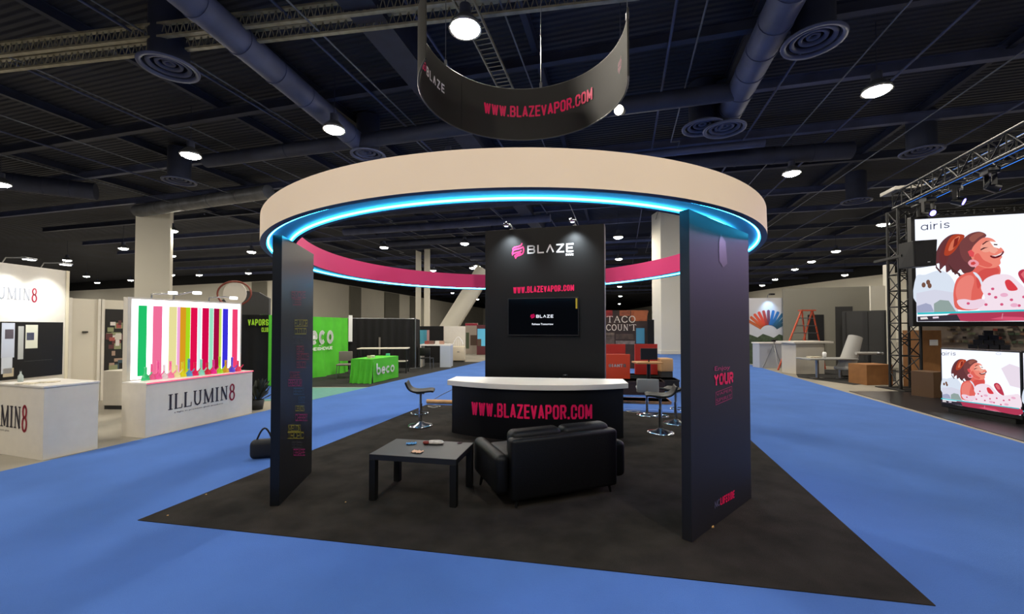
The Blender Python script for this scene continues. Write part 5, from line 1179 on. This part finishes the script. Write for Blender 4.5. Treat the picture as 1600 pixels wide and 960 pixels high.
    block_text(m, 'airis', fn, (305-178)/610*W, 42/478*H, .09, gap=1.6); m.build('screen_lettering', glow('ad_ink', '4a5070', .5*k), t)
    m = MB(); c = P(640, 445); m.stroke([(c[0]+.06*W*.5*math.cos(a), c[1]+.03*W*.5*math.sin(a)) for a in [2*PI*i/16 for i in range(17)]], .006, y-.05); m.build('screen_lettering', glow('ad_pale', 'c8ccd8', .9*k), t)
sA = G(1432.5, 503.5, 1.78) if False else D(1432.5, 503, 10.55); Fn = Face((sA.x, sA.y), (sA.x+U.x, sA.y+U.y))
Z0 = Fn.at(1433, 503)[1]; Z1 = Fn.at(1433, 343)[1]; W = 2.85
t = Fn.root('video_wall', 'big bright wall screen showing a laughing woman, hung on the truss', 'screen')
MB().box(-.08, W+.08, .004, .16, Z0-.12, Z1+.07).build('bezel', BLKP, t, bevel=.01)
advert(t, W, Z0, Z1, 1.0, .0)
for x in (.4, 2.3): MB().box(x, x+.06, .03, .09, Z1+.07, Z1+.33).build('hanging_bracket', STEEL, t)
# lower screen, standing on the floor
s0, s1 = G(1473, 643), G(1599, 666); Fm = Face(s0, s1)
t = Fm.root('floor_screen', 'lower bright screen with the same laughing woman, standing near the floor', 'screen')
za = Fm.at(1475, 546)[1]; zb_ = Fm.at(1475, 630)[1]
MB().box(-.03, Fm.w, .004, .12, .09, za+.03).build('bezel', BLKP, t, bevel=.015)
MB().box(.1, Fm.w-.1, .0, .3, .0, .09).build('foot', BLKP, t)
advert(t, Fm.w-.03, zb_, za, 1.0, .0)
F5s = s1+(s1-s0).normalized()*.02; F5 = Face(F5s, F5s+(s1-s0).normalized()*1.4)
t = F5.root('floor_screen', 'second lower screen, cut by the right picture edge', 'screen')
MB().box(0, F5.w, .004, .12, .09, za+.03).build('bezel', BLKP, t, bevel=.015); MB().box(.1, F5.w-.1, 0, .3, 0, .09).build('foot', BLKP, t)
advert(t, F5.w-.03, zb_, za, 1.0, .0)
# loudspeaker on the truss tower
p = D(1432, 398, 10.0); t = thing('loudspeaker', 'black loudspeaker hung on the truss tower beside the big screen', 'loudspeaker', p, -.2); t.scale = (.88, .9, 1.0)
MB().add([(-.2, -.22, -.32), (.3, -.22, -.3), (.22, .2, -.3), (-.3, .2, -.32), (-.22, -.22, .3), (.34, -.22, .32), (.25, .2, .32), (-.3, .2, .3)], [(0, 3, 2, 1), (4, 5, 6, 7), (0, 1, 5, 4), (2, 3, 7, 6), (1, 2, 6, 5), (3, 0, 4, 7)]).build('cabinet', mat('speaker_black', '101012', rough=.5), t, bevel=.015); cab = t.children[0]
MB().add([(-.17, -.225, -.28), (.27, -.225, -.26), (.3, -.225, .28), (-.18, -.225, .26)], [(0, 1, 2, 3)]).build('grille', mat('grille', '17171a', rough=.7, bump=.5, bscale=300), cab)
MB().box(-.3, -.22, .1, 1.25, -.03, .03).build('bracket', TM, t); MB().rect(-.02+.12, -.22, .0+.16, -.205, -.23).build('badge', WHITEV, cab)
# display shelf wall behind, goods, black pyramid of boxes
g0_, g1_ = D(1436, 500, 12.3), D(1640, 500, 10.6); F6 = Face(g0_, g1_)
t = F6.root('goods_display_wall', 'pale display wall with rows of small goods under the big screen', 'display wall')
MB().box(0, F6.w, 0, .08, 0, 1.95).build('wall_body', mat('display_beige', '9a8c80'), t)
a = F6.at(1436, 528); b = F6.at(1456, 519); MB().rect(a[0], a[1], b[0], b[1], -.004).build('blue_band', mat('band_blue', '5a7ab0'), t)
MB().box(.2, F6.w, -.35, 0, .95, .98).build('shelf', BWHITE, t); MB().box(.2, F6.w, -.33, 0, 0, .95).build('shelf_base', mat('shelf_grey', '6a6460'), t)
random.seed(21); m = MB(); cl = ['7a6a52', '4c4038', 'a07a60', '8a9070', 'b8a890', '302826', 'a04a40', '5a6a50']
for i in range(70):
    x = .45+random.random()*(F6.w-.6); z = 1.28+int(random.random()*5)*.11; m.use(mat('goods_'+cl[i % 8], cl[i % 8])).box(x, x+.07+.04*random.random(), -.05, -.005, z, z+.06)
o = m.build('small_goods', INK, t); o['kind'] = 'stuff'
names = [['bottom row, first', 'bottom row, second', 'bottom row, third', 'bottom row, fourth', 'bottom row, fifth'], ['second row, first', 'second row, second', 'second row, third', 'second row, fourth'], ['third row, first', 'third row, second', 'third row, third'], ['fourth row, first', 'fourth row, second'], ['topmost one']]
bp = thing('black_carton', 'small black carton in the pyramid under the big screen, bottom row, first', 'box', (0, 0, 0), F6.rz, 'pyramid of black cartons')
MB().box(-.085, .085, -.08, .08, 0, .125).build('body', mat('carton_black', '10111c', rough=.4), bp, bevel=.004); MB().box(-.087, .087, -.082, .082, .1, .127).build('lid', mat('carton_lid', '171a2c', rough=.35), bp)
xc = F6.at(1543, 520)[0]; first = True
for r_, row in enumerate(names):
    for c_, nm in enumerate(row):
        x = xc+(c_-(len(row)-1)/2)*.19; P = F6.p+F6.d*x+F6.n*.2; z = .98+r_*.128
        if first: bp.location = (P.x, P.y, z); first = False
        else: dup(bp, (P.x, P.y, z), F6.rz, 'small black carton in the pyramid under the big screen, %s' % nm)
for i in range(4):
    x = xc+.62+i*.17; P = F6.p+F6.d*x+F6.n*.2
    dup(bp, (P.x, P.y, .98), F6.rz+.3*i, 'dark blue black carton beside the pyramid, %s to its right' % ('first', 'second', 'third', 'fourth')[i])
